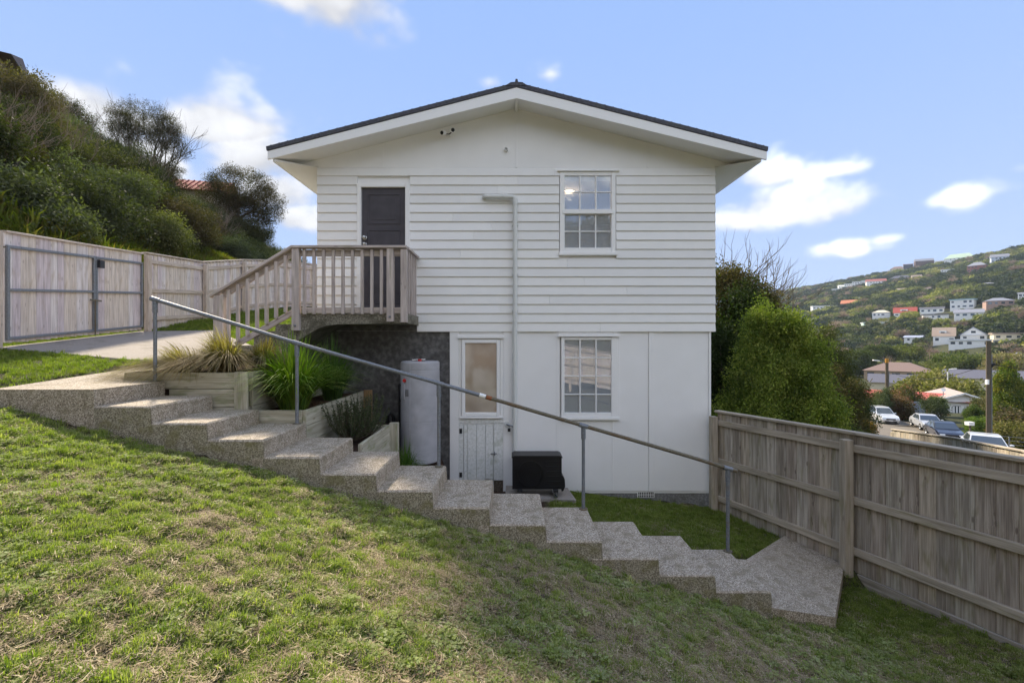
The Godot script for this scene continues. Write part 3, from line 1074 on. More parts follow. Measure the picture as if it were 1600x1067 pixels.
	slab(house, "head_flashing", 0.745, 1.77, 0.076, 0.112, F - 0.05, F + 0.02, M.trim, 0.003)
	# sheets and cover battens of the lower storey
	for q in [[0.10, 0.755, -2.46, 0.165], [0.765, 1.655, -2.46, -1.29], [1.665, 2.248, -2.46, 0.165], [2.335, 3.235, -2.46, 0.165], [0.765, 1.655, 0.113, 0.165]]:
		slab(house, "cladding_sheet", q[0], q[1], q[2], q[3], F + 0.008, F + 0.0199, M.white_sheet, 0.002)
	for q in [[0.735, 0.785], [2.25, 2.333], [3.237, 3.275]]:
		slab(house, "batten", q[0], q[1], -2.46 if q[0] > 1 else -2.46, 0.07 if q[0] < 1 else 0.165, F - 0.006 if q[0] > 1 else F + 0.004, F + 0.0075 if q[0] > 1 else F + 0.0078, M.white_sheet, 0.003)
	slab(house, "batten", 1.648, 1.672, -2.46, -1.29, F - 0.001, F + 0.0075, M.white_sheet, 0.002)
	slab(house, "batten", 1.74, 1.765, -1.24, 0.07, F - 0.003, F + 0.0075, M.white_sheet, 0.002)
	# concrete footing and vent
	slab(house, "footing", 0.86, 3.27, -3.2, -2.463, F + 0.03, F + 0.15, M.foundation, 0.004)
	var vent := Node3D.new()
	vent.name = "vent"
	house.add_child(vent)
	slab(vent, "frame", 2.07, 2.35, -2.575, -2.47, F + 0.018, F + 0.0295, M.trim, 0.002)
	for k in 9:
		for j in 2:
			slab(vent, "slot", 2.085 + k * 0.029, 2.103 + k * 0.029, -2.565 + j * 0.045, -2.53 + j * 0.045, F + 0.014, F + 0.0178, M.black_matt, 0.001)
	# tarred retaining wall below the landing
	slab(house, "retaining_wall", -4.2, -1.026, -2.6, 0.17, F + 0.016, F + 0.30, M.tar_wall, 0.004)
	slab(house, "retaining_wall", -3.2, -1.575, 0.172, 0.40, F - 0.01, F + 0.0195, M.tar_wall, 0.002)
	# strip of white framing with the bathroom window and the meter hatch
	slab(house, "corner_board", -1.024, -0.875, -2.3, 0.165, F - 0.012, F + 0.0195, M.white_sheet)
	slab(house, "corner_board", -0.145, 0.098, -2.46, 0.165, F - 0.010, F + 0.0195, M.white_sheet)
	slab(house, "head_flashing", -0.885, -0.135, 0.05, 0.095, F - 0.05, F + 0.0195, M.trim, 0.004)
	slab(house, "transom", -0.873, -0.147, -1.345, -1.262, F - 0.008, F + 0.0195, M.white_old)
	var bw := Node3D.new()
	bw.name = "window"
	house.add_child(bw, true)
	bw.set_meta("label", "narrow frosted bathroom window")
	slab(bw, "window_frame", -0.873, -0.832, -1.255, 0.045, F - 0.012, F + 0.05, M.trim)
	slab(bw, "window_frame", -0.193, -0.147, -1.255, 0.045, F - 0.012, F + 0.05, M.trim)
	slab(bw, "sash", -0.828, -0.77, -1.225, 0.03, F - 0.034, F + 0.02, M.trim, 0.008)
	slab(bw, "sash", -0.254, -0.197, -1.225, 0.03, F - 0.034, F + 0.02, M.trim, 0.008)
	slab(bw, "sash", -0.769, -0.255, -0.028, 0.03, F - 0.033, F + 0.02, M.trim, 0.008)
	slab(bw, "sash", -0.769, -0.255, -1.225, -1.165, F - 0.033, F + 0.02, M.trim, 0.008)
	slab(bw, "window_sill", -0.85, -0.17, -1.258, -1.23, F - 0.05, F + 0.02, M.trim)
	slab(bw, "pane", -0.772, -0.252, -1.168, -0.025, F - 0.006, F + 0.006, M.frost, 0.001)
	# board hatch with hinges and a latch
	slab(house, "hatch_frame", -0.873, -0.80, -2.28, -1.35, F - 0.010, F + 0.0195, M.white_old)
	slab(house, "hatch_frame", -0.30, -0.147, -2.28, -1.35, F - 0.010, F + 0.0195, M.white_old)
	var hatch := Node3D.new()
	hatch.name = "hatch"
	house.add_child(hatch)
	hatch.set_meta("label", "flaking white board hatch")
	var bx := [-0.795, -0.735, -0.583, -0.435, -0.307]
	for k in 4:
		slab(hatch, "board", bx[k] + 0.002, bx[k + 1] - 0.002, -2.275 + rf(0, 0.02), -1.362 - (0.012 if k == 3 else 0.0), F - 0.014 - k % 2 * 0.003, F + 0.015, M.white_old, 0.005)
	for y in [-1.47, -2.19]:
		slab(hatch, "hinge", -0.865, -0.82, y - 0.04, y + 0.04, F - 0.016, F - 0.0105, M.black_matt, 0.002)
	slab(hatch, "latch", -0.35, -0.25, -1.845, -1.83, F - 0.034, F - 0.022, M.galv, 0.003)
	slab(hatch, "latch", -0.295, -0.28, -1.87, -1.81, F - 0.03, F - 0.012, M.galv, 0.003)
	slab(house, "wall", -0.30, -0.147, -2.55, -2.285, F + 0.0, F + 0.0195, M.bark, 0.003)
	# downpipe with its elbow
	var dp := tube(house, "downpipe", [V(-0.44, 2.36, F - 0.085), V(-0.1, 2.352, F - 0.085), V(0.005, 2.35, F - 0.085), V(0.042, 2.33, F - 0.085), V(0.05, 2.29, F - 0.085), V(0.05, 0.30, F - 0.085), V(0.045, 0.16, F - 0.07), V(0.045, -1.93, F - 0.055)], 0.037, M.pipe, 16)
	tube(dp, "collar", [V(-0.15, 2.355, F - 0.085), V(-0.07, 2.352, F - 0.085)], 0.043, M.pipe, 16)
	tube(dp, "collar", [V(0.05, 2.32, F - 0.085), V(0.05, 2.22, F - 0.085)], 0.043, M.pipe, 16)
	tube(dp, "collar", [V(0.045, -0.24, F - 0.055), V(0.045, -0.30, F - 0.055)], 0.043, M.pipe, 16)
	tube(dp, "spout", [V(-0.41, 2.36, F - 0.085), V(-0.455, 2.36, F - 0.07), V(-0.46, 2.36, F + 0.0)], 0.034, M.pipe, 14)
	for y in [1.9, 1.1, 0.5]:
		slab(dp, "bracket", 0.0, 0.10, y - 0.012, y + 0.012, F - 0.06, F - 0.0, M.pipe, 0.003)
	var hole := part(house, "overflow_pipe", lathe([Vector2(0.020, 0.0), Vector2(0.020, 0.05), Vector2(0.030, 0.05), Vector2(0.030, 0.0)], 16), M.pipe, Transform3D(Basis(Vector3.RIGHT, PI / 2), V(-0.095, 3.147, F)))
	hole.set_meta("label", "small round pipe end in the gable")

	# fittings on the wall
	var sl := thing("security_light", "twin-headed black and white security light under the gable eave", "light", V(-1.05, 3.40, F - 0.03))
	part(sl, "base_plate", lathe([Vector2(0, 0.02), Vector2(0.035, 0.02), Vector2(0.04, 0)], 16), M.trim, Transform3D(Basis(Vector3.RIGHT, PI / 2), Vector3(0.02, 0, -0.028)))
	for q in [[-0.06, -0.02, 0.5], [0.08, 0.025, -0.35]]:
		var hb := Basis(Vector3.UP, q[2] * -1.0) * Basis(Vector3.RIGHT, PI / 2 + 0.35)
		var hd := part(sl, "lamp_head", lathe([Vector2(0, -0.05), Vector2(0.03, -0.045), Vector2(0.042, 0.03), Vector2(0.042, 0.05), Vector2(0.03, 0.05)], 16), M.trim, Transform3D(hb, Vector3(q[0], q[1], 0.08)))
		part(hd, "lens", lathe([Vector2(0.036, 0.046), Vector2(0.02, 0.056), Vector2(0, 0.058)], 16), M.black)
		beam(sl, "arm", Vector3(0.02, 0, -0.01), Vector3(q[0], q[1], 0.04), 0.014, 0.014, M.black_matt)
	var tp := thing("garden_tap", "small tap with a hanging black lock beside the white hatch", "tap", V(-0.075, -1.38, F - 0.012))
	part(tp, "flange", lathe([Vector2(0, 0.012), Vector2(0.045, 0.012), Vector2(0.05, 0)], 18), M.pipe, Transform3D(Basis(Vector3.RIGHT, PI / 2), Vector3(-0.01, 0.02, 0)))
	tube(tp, "spout", [Vector3(-0.01, 0.02, 0), Vector3(0.0, 0.02, 0.07), Vector3(0.07, 0.01, 0.08), Vector3(0.085, -0.01, 0.08)], 0.012, M.galv)
	slab(tp, "lock", 0.005, 0.05, -0.085, -0.035, -0.085, -0.055, M.black, 0.004)
	tube(tp, "shackle", [Vector3(0.015, -0.035, 0.07), Vector3(0.015, 0.0, 0.07), Vector3(0.04, 0.0, 0.07), Vector3(0.04, -0.035, 0.07)], 0.004, M.galv, 6)
	# the lit downlight in the upper room
	var lm := thing("ceiling_lamp", "round lit downlight in the ceiling behind the upper window", "lamp", V(1.03, 2.715, F + 0.75))
	var em := flat_mat(Color(1, 0.93, 0.82))
	em.emission_enabled = true
	em.emission = Color(1, 0.9, 0.75)
	em.emission_energy_multiplier = 3.0
	part(lm, "diffuser", lathe([Vector2(0, -0.012), Vector2(0.085, -0.01), Vector2(0.09, 0)], 20), em)
	part(lm, "rim", lathe([Vector2(0.09, -0.004), Vector2(0.105, -0.012), Vector2(0.115, 0.0)], 20), M.trim)
	var ol := OmniLight3D.new()
	ol.name = "downlight_glow"
	ol.light_energy = 0.06
	ol.light_size = 0.08
	ol.light_color = Color(1, 0.9, 0.75)
	ol.omni_range = 6.0
	ol.omni_attenuation = 2.0
	ol.shadow_enabled = true
	lm.add_child(ol)
	ol.position = Vector3(0, -0.1, 0)

# ---------------------------------------------------------------- landing outside the upper door
func build_balcony() -> void:
	var b := thing("entrance_landing", "weathered timber balustrade round a concrete landing and steps at the upper door", "balcony", V(-2.4, 0, 7.2))
	loose(b)
	var D := 6.73
	var poly := [Vector2(-1.535, 0.41), Vector2(-1.535, 0.265), Vector2(-2.55, 0.255), Vector2(-2.72, 0.235), Vector2(-2.86, 0.19), Vector2(-2.98, 0.12), Vector2(-3.12, 0.03), Vector2(-3.3, -0.08), Vector2(-3.45, -0.5), Vector2(-4.35, -0.5), Vector2(-4.35, -0.22), Vector2(-4.12, -0.22), Vector2(-4.12, -0.06), Vector2(-3.80, -0.06), Vector2(-3.80, 0.10), Vector2(-3.48, 0.10), Vector2(-3.48, 0.255), Vector2(-3.19, 0.255), Vector2(-3.19, 0.41)]
	part(b, "concrete_slab", extrude(poly, 0.815), M.old_concrete, along_d(0, 0, 7.61))
	var W: Material = M.baluster
	# posts bolted to the face
	for q in [[-3.155, 0.16, 1.355, 0.105], [-1.775, 0.29, 1.355, 0.10], [-1.577, 0.28, 1.34, 0.09]]:
		var p := slab(b, "post", q[0] - q[3] / 2, q[0] + q[3] / 2, q[1], q[2], D - 0.02, D + 0.065, W)
		if q[0] < -1.7:
			part(p, "bolt", lathe([Vector2(0, 0.016), Vector2(0.016, 0.012), Vector2(0.018, 0)], 8), M.galv, p.transform.affine_inverse() * Transform3D(Basis(Vector3.RIGHT, PI / 2), V(q[0], q[1] + 0.07, D - 0.021)))
	for k in 9:
		var x := -3.035 + 0.1408 * k
		slab(b, "baluster", x - 0.021, x + 0.021, 0.40, 1.345, D + 0.001, D + 0.043, W)
	slab(b, "bottom_rail", -3.09, -1.62, 0.415, 0.50, D + 0.045, D + 0.078, W)
	slab(b, "top_rail", -3.10, -1.62, 1.25, 1.345, D + 0.045, D + 0.078, W)
	slab(b, "handrail", -3.21, -1.535, 1.358, 1.395, D - 0.04, D + 0.09, W)
	# return to the wall
	for k in 4:
		slab(b, "baluster", -1.585, -1.543, 0.38, 1.345, D + 0.20 + k * 0.165, D + 0.242 + k * 0.165, W)
	slab(b, "top_rail", -1.62, -1.587, 1.25, 1.345, D + 0.10, F - 0.03, W)
	slab(b, "bottom_rail", -1.62, -1.587, 0.415, 0.50, D + 0.10, F - 0.03, W)
	slab(b, "handrail", -1.645, -1.52, 1.359, 1.394, D + 0.093, F - 0.03, W)
	# stair balustrade going down to the left
	var a := V(-3.21, 1.372, D + 0.025)
	var e := V(-4.40, 0.655, D + 0.025)
	beam(b, "handrail", e, a, 0.04, 0.125, W, Vector3.UP)
	beam(b, "top_rail", V(-4.24, 0.68, D + 0.06), V(-3.21, 1.30, D + 0.06), 0.09, 0.032, W, Vector3.UP)
	beam(b, "bottom_rail", V(-4.06, -0.05, D + 0.06), V(-3.20, 0.44, D + 0.06), 0.085, 0.032, W, Vector3.UP)
	slab(b, "post", -4.345, -4.21, -0.5, 0.67, D - 0.02, D + 0.075, W)
	for k in 7:
		var x := -4.145 + 0.139 * k
		var y := 0.72 + (x + 4.25) * 0.602
		slab(b, "baluster", x - 0.022, x + 0.022, maxf(y - 0.86, -0.25) if k > 0 else -0.25, y - 0.03, D + 0.001, D + 0.043, W)

# ---------------------------------------------------------------- concrete steps and pipe handrail
const STEP_X := -3.985
func build_steps() -> void:
	var t := thing("concrete_steps", "long flight of exposed-aggregate concrete steps running down past the house", "stairs", V(STEP_X, -0.457, 4.85))
	loose(t)
	for k in range(1, 13):
		var xa := STEP_X + 0.538 * (k - 1) - 0.10
		var xb := STEP_X + 0.538 * k
		var y := -0.457 - 0.1603 * k
		var m := MB.new()
		var dn := 4.40 + rf(-0.008, 0.008)
		var df := 5.30 + rf(-0.008, 0.008)
		var n := 8
		# worn, slightly uneven arrises
		var bev := 0.014
		var lo := y - (0.52 if k < 10 else 0.4)
		var top := []
		var edge := []
		var foot := []
		for i in n + 1:
			var f := float(i) / n
			var d := lerpf(df, dn, f)
			top.append(V(xb - bev + rf(-0.004, 0.004), y + rf(-0.003, 0.003), d + (bev if i == n else 0.0) - (bev if i == 0 else 0.0)))
			edge.append(V(xb + rf(-0.003, 0.003), y - bev + rf(-0.004, 0.002), d))
			foot.append(V(xb + 0.022, y - 0.34, d))
		for i in n:
			m.quad(V(xa, y, lerpf(df - bev, dn + bev, float(i) / n)), top[i], top[i + 1], V(xa, y, lerpf(df - bev, dn + bev, float(i + 1) / n)))
			m.quad(top[i], edge[i], edge[i + 1], top[i + 1])
			m.quad(edge[i], foot[i], foot[i + 1], edge[i + 1])
		# near and far sides
		for side in [[n, dn, 1.0], [0, df, -1.0]]:
			var i: int = side[0]
			var d: float = side[1]
			var seg := 6
			for s in seg:
				var f0 := float(s) / seg
				var f1 := float(s + 1) / seg
				var p0: Vector3 = V(xa, y, d + bev * side[2]).lerp(top[i], f0)
				var p1: Vector3 = V(xa, y, d + bev * side[2]).lerp(top[i], f1)
				var q0: Vector3 = V(xa, y - bev, d).lerp(edge[i], f0)
				var q1: Vector3 = V(xa, y - bev, d).lerp(edge[i], f1)
				m.quad(p0, p1, q1, q0)
				m.quad(q0, q1, V(lerpf(xa, xb + 0.022, f1), lo, d), V(lerpf(xa, xb + 0.022, f0), lo, d))
		m.uv.clear()
		var st := part(t, "step", m.mesh(), M.aggregate)
		# the face towards the lawn carries a brownish mossy film, with some shade put into its colour: a skin 3 mm proud
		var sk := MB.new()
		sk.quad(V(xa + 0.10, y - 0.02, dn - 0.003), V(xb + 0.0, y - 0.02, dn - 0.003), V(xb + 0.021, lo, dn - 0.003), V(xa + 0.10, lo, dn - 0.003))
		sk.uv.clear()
		part(st, "mossy_shaded_face", sk.mesh(), M.mossy_shaded_side)
	var ph := plate(PATH, 0.42)
	structure("path", ph, M.aggregate, "exposed-aggregate concrete path at the head of the steps", "path")
	structure("landing_slab", plate(SLAB, 0.13), M.aggregate, "flat concrete slab at the foot of the steps by the fence", "slab")
	var dv := []
	for p in DRIVE:
		dv.append(Vector3(p.x, yard_plane(p.x, p.y) + 0.03, p.y))
	structure("driveway", plate(dv, 0.12), M.concrete, "grey concrete driveway inside the double gate", "driveway")

	var h := thing("pipe_handrail", "galvanised pipe handrail on five posts along the concrete steps", "handrail", V(-4.05, 0, 5.24))
	loose(h)
	var D := 5.24
	var px := [-4.05, -2.44, -0.83, 0.81, 2.45]
	var py := [0.475, -0.02, -0.475, -0.955, -1.44]
	var pk := [0, 3, 6, 9, 12]
	var joint := V(-0.32, -0.622, D)
	tube(h, "rail", [V(-4.085, 0.485, D), V(-3.2, 0.215, D), V(px[1], py[1], D), V(px[2], py[2], D), joint], 0.022, M.galv, 14)
	tube(h, "rail", [joint, V(px[3], py[3], D), V(2.0, -1.30, D), V(2.55, -1.47, D)], 0.021, M.galv_rust, 14)
	tube(h, "coupling", [joint - V(0.05, -0.0149, 0), joint + V(0.02, -0.006, 0)], 0.0255, M.trim, 14)
	tube(h, "coupling", [joint + V(0.03, -0.009, 0), joint + V(0.09, -0.027, 0)], 0.0245, flat_mat(Color(0.55, 0.33, 0.2), 0.8), 14)
	for k in 5:
		var foot: float = -0.457 - 0.1603 * pk[k] - 0.02
		var po := tube(h, "post", [V(px[k], foot, D), V(px[k], py[k] - 0.03, D)], 0.019, M.galv, 14)
		var dirv := V(1, -0.298, 0).normalized() * 0.05
		tube(po, "clamp", [V(px[k], py[k], D) - dirv, V(px[k], py[k], D) + dirv], 0.027, M.galv, 14)
		tube(po, "clamp", [V(px[k], py[k] - 0.15, D), V(px[k], py[k] - 0.125, D), V(px[k], py[k] - 0.10, D), V(px[k], py[k] - 0.02, D)], 0.026, M.galv, 14)
		part(po, "foot_flange", lathe([Vector2(0.05, 0.0), Vector2(0.045, 0.012), Vector2(0.024, 0.014)], 14), M.galv_rust, Transform3D(Basis(), V(px[k], foot + 0.02, D)))

# ---------------------------------------------------------------- fences and gate
func paling_fence(called: String, label: String, pts: Array, post_at: Array, height: float, pal: Array, rail: Material, front: float, group := "", pw := 0.147, step := 0.152, gap := 0.06) -> Node3D:
	# pts: ground points along the line; palings stand behind the rails, "front" says on which side the rails are
	var t := thing(called, label, "fence", pts[0], group)
	loose(t)
	for i in pts.size() - 1:
		var a: Vector3 = pts[i]
		var b: Vector3 = pts[i + 1]
		var flat := Vector3(b.x - a.x, 0, b.z - a.z)
		var l := flat.length()
		var dir := flat / l
		var nrm := dir.cross(Vector3.UP) * front
		var rise := (b.y - a.y) / l
		var n := int(round(l / step))
		for k in n:
			var s := (k + 0.5) * l / n
			var p := a + dir * s + Vector3.UP * rise * s - nrm * 0.0
			var j := rf(-0.004, 0.004)
			beam(t, "paling", p + Vector3.UP * (gap + rf(-0.012, 0.0)) - nrm * (0.012 + j), p + Vector3.UP * (height - 0.02) - nrm * (0.012 + j + rf(-0.004, 0.004)), pw * l / n / step, 0.021, pick(pal), dir, 0.006)
		for hh in [0.2, 0.56, 0.93]:
			var y: float = height * hh - 0.05
			beam(t, "rail", a + Vector3.UP * y + nrm * 0.026, b + Vector3.UP * y + nrm * 0.026, 0.088, 0.042, rail, Vector3.UP)
		beam(t, "cap", a + Vector3.UP * (height + 0.008) - nrm * 0.005 - dir * 0.02, b + Vector3.UP * (height + 0.008) - nrm * 0.005 + dir * 0.02, 0.036, 0.10, rail, Vector3.UP, 0.008)
	for q in post_at:
		var p: Vector3 = q
		var post := beam(t, "post", p - Vector3.UP * 0.35, p + Vector3.UP * (height - 0.07), 0.105, 0.105, rail, Vector3.RIGHT, 0.008)
	return t

func fence_pt(d: float) -> Vector3:
	return V(fence_x(d), -2.80 + 0.024 * (7.5 - d), d)

func build_fences() -> void:
	# right-hand fence from the house corner towards the viewer
	var pts := []
	var posts := []
	for d in [7.48, 5.44, 3.4, 1.36, -0.7]:
		pts.append(fence_pt(d))
		var q := fence_pt(d - (0.06 if d > 7 else 0.0))
		posts.append(q + Vector3(-0.10, 0, -0.03))
	paling_fence("paling_fence", "weathered grey timber paling fence sloping down from the house corner past the slab", pts, posts, 1.66, M.paling, M.fence_rail, 1.0, "", 0.151, 0.152, 0.03)
	var k := thing("base_boards", "dark timber boards closing the gap under the sloping paling fence", "boards", fence_pt(5))
	loose(k)
	for i in pts.size() - 1:
		beam(k, "board", pts[i] + Vector3(0.02, -0.09, 0), pts[i + 1] + Vector3(0.02, -0.09, 0), 0.20, 0.03, M.paling[1], Vector3.UP)
	# neighbour's fence further down the bank
	var n := [V(7.4, -3.53, 5.6), V(8.9, -3.57, 8.0), V(10.1, -3.87, 10.6), V(10.9, -4.18, 13.2)]
	paling_fence("paling_fence", "lower paling fence with mossy cap further down the bank beside the street", n, n, 1.66, M.paling, M.fence_rail, 1.0)
	# fence behind the viewer, seen mirrored in the lower window
	var r := [V(-7.0, -0.1, -3.2), V(-2.0, -0.75, -3.4), V(2.5, -1.75, -3.6), V(5.5, -2.2, -3.6)]
	paling_fence("paling_fence", "paling fence across the yard mirrored in the lower window", r, r, 1.6, M.pale, M.pale_rail, -1.0)
	# left boundary beyond the gate
	var f := [V(-8.07, 0.20, 10.15), V(-8.36, 0.40, 12.5), V(-8.36, 0.78, 14.3), V(-8.15, 1.05, 15.9), V(-7.5, 1.16, 17.4), V(-6.1, 1.2, 18.6), V(-4.3, 1.2, 19.6)]
	var fp := []
	for q in f:
		fp.append(q + Vector3(0.09, 0, 0.03))
	paling_fence("paling_fence", "pale timber paling fence curving up the yard from the gate", f, fp, 1.74, M.pale, M.pale_rail, 1.0)
	# double gate: two leaves in steel frames
	var g0 := V(-7.47, -0.10, 6.78)
	var g1 := V(-8.05, 0.19, 10.02)
	var mid := g0.lerp(g1, 0.56)
	for q in [[g0, mid, "wide pale board gate leaf with the drop bolt in a steel frame"], [mid, g1, "narrower pale board gate leaf in a steel frame beside the curving fence"]]:
		gate_leaf(q[0], q[1], q[2], q[0] == g0)
	var gp := thing("gate_post", "pale square gate post with black streaks at the near end of the gate", "post", V(-7.36, -0.3, 6.55))
	beam(gp, "shaft", Vector3(0, -0.3, 0), Vector3(0, 1.88, 0), 0.14, 0.14, M.pale_rail, Vector3.RIGHT, 0.01)
	beam(gp, "hinge", Vector3(-0.02, 1.66, -0.10), Vector3(0.0, 1.66, 0.06), 0.02, 0.16, M.galv_rust, Vector3.UP)
	# boards beyond the near gate post, leaving the picture
	paling_fence("paling_fence", "pale paling fence running off from the near gate post", [V(-7.33, -0.14, 6.45), V(-7.0, -0.2, 4.0), V(-6.8, -0.2, 1.5)], [], 1.76, M.pale, M.pale_rail, -1.0)

func gate_leaf(a: Vector3, b: Vector3, label: String, bolt: bool) -> void:
	var t := thing("gate_leaf", label, "gate", a)
	loose(t)
	var dir := Vector3(b.x - a.x, 0, b.z - a.z)
	var l := dir.length()
	dir /= l
	var rise := (b.y - a.y) / l
	var nrm := Vector3.UP.cross(dir) * -1.0
	if nrm.x < 0:
		nrm = -nrm
	var n := int(round(l / 0.146))
	for k in n:
		var s := (k + 0.5) * l / n
		var p := a + dir * s + Vector3.UP * rise * s
		beam(t, "board", p + Vector3.UP * (0.07 + rf(-0.008, 0.008)), p + Vector3.UP * 1.70, l / n - 0.004, 0.019, pick(M.pale), dir, 0.003)
	beam(t, "cap", a + Vector3.UP * 1.715, b + Vector3.UP * 1.715, 0.035, 0.10, M.pale_rail, Vector3.UP, 0.008)
	var o := nrm * 0.032
	var up := Vector3.UP
	for y in [0.14, 0.86, 1.50]:
		beam(t, "frame_bar", a + o + up * y + dir * 0.03, b + o + up * y - dir * 0.03, 0.042, 0.042, M.galv, Vector3.UP, 0.006)
	for e in [a + dir * 0.03, b - dir * 0.03]:
		beam(t, "frame_bar", e + o + up * 0.12, e + o + up * 1.52, 0.042, 0.040, M.galv, dir, 0.006)
	for k in 3:
		var s := l * (0.12 + 0.38 * k)
		part(t, "bolt", lathe([Vector2(0, 0.02), Vector2(0.012, 0.016), Vector2(0.014, 0)], 8), M.black_matt, Transform3D(Basis(Vector3.FORWARD, -PI / 2), a + dir * s + up * (rise * s + 1.5) + o * 1.7))
	if bolt:
		var q := b - dir * 0.05 + o * 2.0
		tube(t, "drop_bolt", [q + up * 0.72, q + up * 0.05], 0.010, M.galv_rust, 8)
		beam(t, "latch", q + up * 0.70 - dir * 0.12, q + up * 0.70 + dir * 0.16, 0.03, 0.02, M.galv_rust, Vector3.UP)
		var lk := b + dir * 0.08 + o * 2.2 + up * 1.40
		beam(t, "lock_box", lk - up * 0.08, lk + up * 0.06, 0.13, 0.07, M.black, dir)

# ---------------------------------------------------------------- planters, tank, heat pump
func build_yard_things() -> void:
	var S: Material = M.sleeper
	var p1 := thing("timber_planter", "timber planter box of brown tussocks beside the top of the steps", "planter", V(-3.8, -0.4, 5.4))
	loose(p1)
	slab(p1, "board", -4.46, -3.10, -0.55, -0.362, 5.345, 5.39, S)
	slab(p1, "board", -3.97, -3.10, -0.76, -0.555, 5.348, 5.392, S)
	slab(p1, "board", -3.97, -3.10, -0.98, -0.765, 5.345, 5.39, S)
	for y in [[-0.55, -0.358], [-0.755, -0.555], [-0.98, -0.76]]:
		slab(p1, "board", -3.095, -3.05, y[0], y[1], 5.43, 7.58, S)
	slab(p1, "corner_post", -3.20, -3.045, -1.0, -0.352, 5.312, 5.3445, S)
	beam(p1, "board", V(-4.55, -0.45, 6.4), V(-4.48, -0.45, 5.36), 0.18, 0.04, S, Vector3.UP)
	structure("planting_soil", plate([Vector3(-4.42, -0.40, 5.42), Vector3(-3.11, -0.40, 5.42), Vector3(-3.11, -0.33, 6.7), Vector3(-4.5, -0.34, 6.6)], 0.1), M.soil, "dark planting soil inside the upper planter box", "soil")
	var p2 := thing("timber_planter", "long timber planter holding the bright green strap-leaved plant", "planter", V(-2.6, -0.8, 5.4))
	loose(p2)
	for y in [[-0.98, -0.80], [-1.17, -0.985], [-1.4, -1.175]]:
		slab(p2, "board", -2.43, -2.385, y[0], y[1], 5.36, 7.58, S)
		slab(p2, "board", -3.04, -2.435, y[0], y[1], 5.345, 5.39, S)
	slab(p2, "stake", -2.38, -2.28, -1.5, -0.86, 6.35, 6.45, S)
	slab(p2, "end_board", -2.38, -2.25, -1.5, -0.78, 7.40, 7.45, wood_like(S, Color(0.85, 0.72, 0.6)))
	structure("planting_soil", plate([Vector3(-3.04, -0.85, 5.4), Vector3(-2.43, -0.85, 5.4), Vector3(-2.43, -0.85, 7.58), Vector3(-3.04, -0.85, 7.58)], 0.06), M.soil, "bark-strewn soil round the bright green strap-leaved plant", "soil")
	var p3 := thing("timber_planter", "low timber planter with the rosemary bush next to the tank", "planter", V(-1.75, -1.2, 6.4))
	loose(p3)
	for y in [[-1.38, -1.20], [-1.57, -1.385], [-1.76, -1.575], [-1.98, -1.765]]:
		slab(p3, "board", -1.80, -1.755, y[0], y[1], 5.4, 6.62, S)
		slab(p3, "board", -2.38, -1.76, y[0], y[1], 6.63, 6.672, S)
	slab(p3, "stake", -1.78, -1.66, -2.0, -1.185, 6.68, 6.79, S)
	slab(p3, "board", -1.2, -0.98, -1.93, -1.84, 6.6, 6.65, S)
	beam(p3, "board", V(-1.13, -1.86, 5.9), V(-1.05, -1.86, 6.6), 0.05, 0.09, S, Vector3.RIGHT)

	# brown tussocks
	var straw := [Color(0.30, 0.21, 0.11), Color(0.40, 0.30, 0.18), Color(0.22, 0.15, 0.07), Color(0.24, 0.21, 0.09), Color(0.46, 0.37, 0.25)]
	tussock("tussock_grass", "brown tussock grass trailing over the end of the upper planter", V(-4.02, -0.40, 5.66), 1500, 0.64, 0.80, 0.009, straw, 1.15, Vector3(-0.22, -0.03, 0.0), "brown tussocks")
	tussock("tussock_grass", "tallest brown tussock grass in the middle of the upper planter", V(-3.55, -0.38, 5.70), 1700, 0.80, 0.72, 0.009, straw, 1.05, Vector3(-0.10, 0, 0.03), "brown tussocks")
	tussock("tussock_grass", "brown tussock grass by the foot of the landing stairs", V(-3.22, -0.37, 6.02), 1100, 0.68, 0.56, 0.009, straw, 1.0, Vector3(0.02, 0, 0), "brown tussocks")
	var green := [Color(0.15, 0.25, 0.035), Color(0.22, 0.33, 0.05), Color(0.09, 0.18, 0.03), Color(0.28, 0.36, 0.07)]
	tussock("strap_leaf_plant", "big bright green strap-leaved plant beside the steps", V(-2.74, -0.86, 5.80), 1100, 1.30, 0.90, 0.014, green, 0.75, Vector3.ZERO, "strap-leaved plants")
	tussock("strap_leaf_plant", "darker strap-leaved plant against the tarred wall", V(-2.62, -0.86, 6.75), 600, 1.3, 0.68, 0.011, [Color(0.07, 0.13, 0.035), Color(0.11, 0.19, 0.05)], 0.75, Vector3.ZERO, "strap-leaved plants")
	tussock("grass_clump", "small dense green grass clump in front of the tank", V(-1.42, -1.93, 6.15), 800, 0.95, 0.46, 0.007, [Color(0.07, 0.14, 0.03), Color(0.11, 0.20, 0.04), Color(0.16, 0.22, 0.07)], 1.0)
	rosemary("rosemary_bush", "dark rosemary bush with upright needle-leaved stems in the low planter", V(-2.08, -1.28, 5.95), 80, 0.50, 0.42)
	rosemary("rosemary_bush", "pale green sprawling rosemary at the back of the low planter", V(-1.98, -1.28, 6.4), 46, 0.52, 0.34)
	fern("fern", "small pale fern growing beside the low planter", V(-1.62, -1.62, 5.42), 7, 0.30)
	# leaves and bark in the planters
	var chips := MB.new()
	for i in 260:
		var p := V(rf(-3.0, -2.45), -0.845 + rf(0, 0.012), rf(5.42, 6.4))
		var a := rdir()
		a.y *= 0.3
		leaf_quad(chips, p, a.normalized(), Vector3.UP, rf(0.02, 0.05), rf(0.01, 0.02))
	chips.uv.clear()
	var ch := part(self, "bark_mulch", chips.mesh(), flat_mat(Color(0.42, 0.27, 0.2), 0.9))
	tag(ch, "scattered brown bark mulch under the strap-leaved plant", "mulch", "", "stuff")

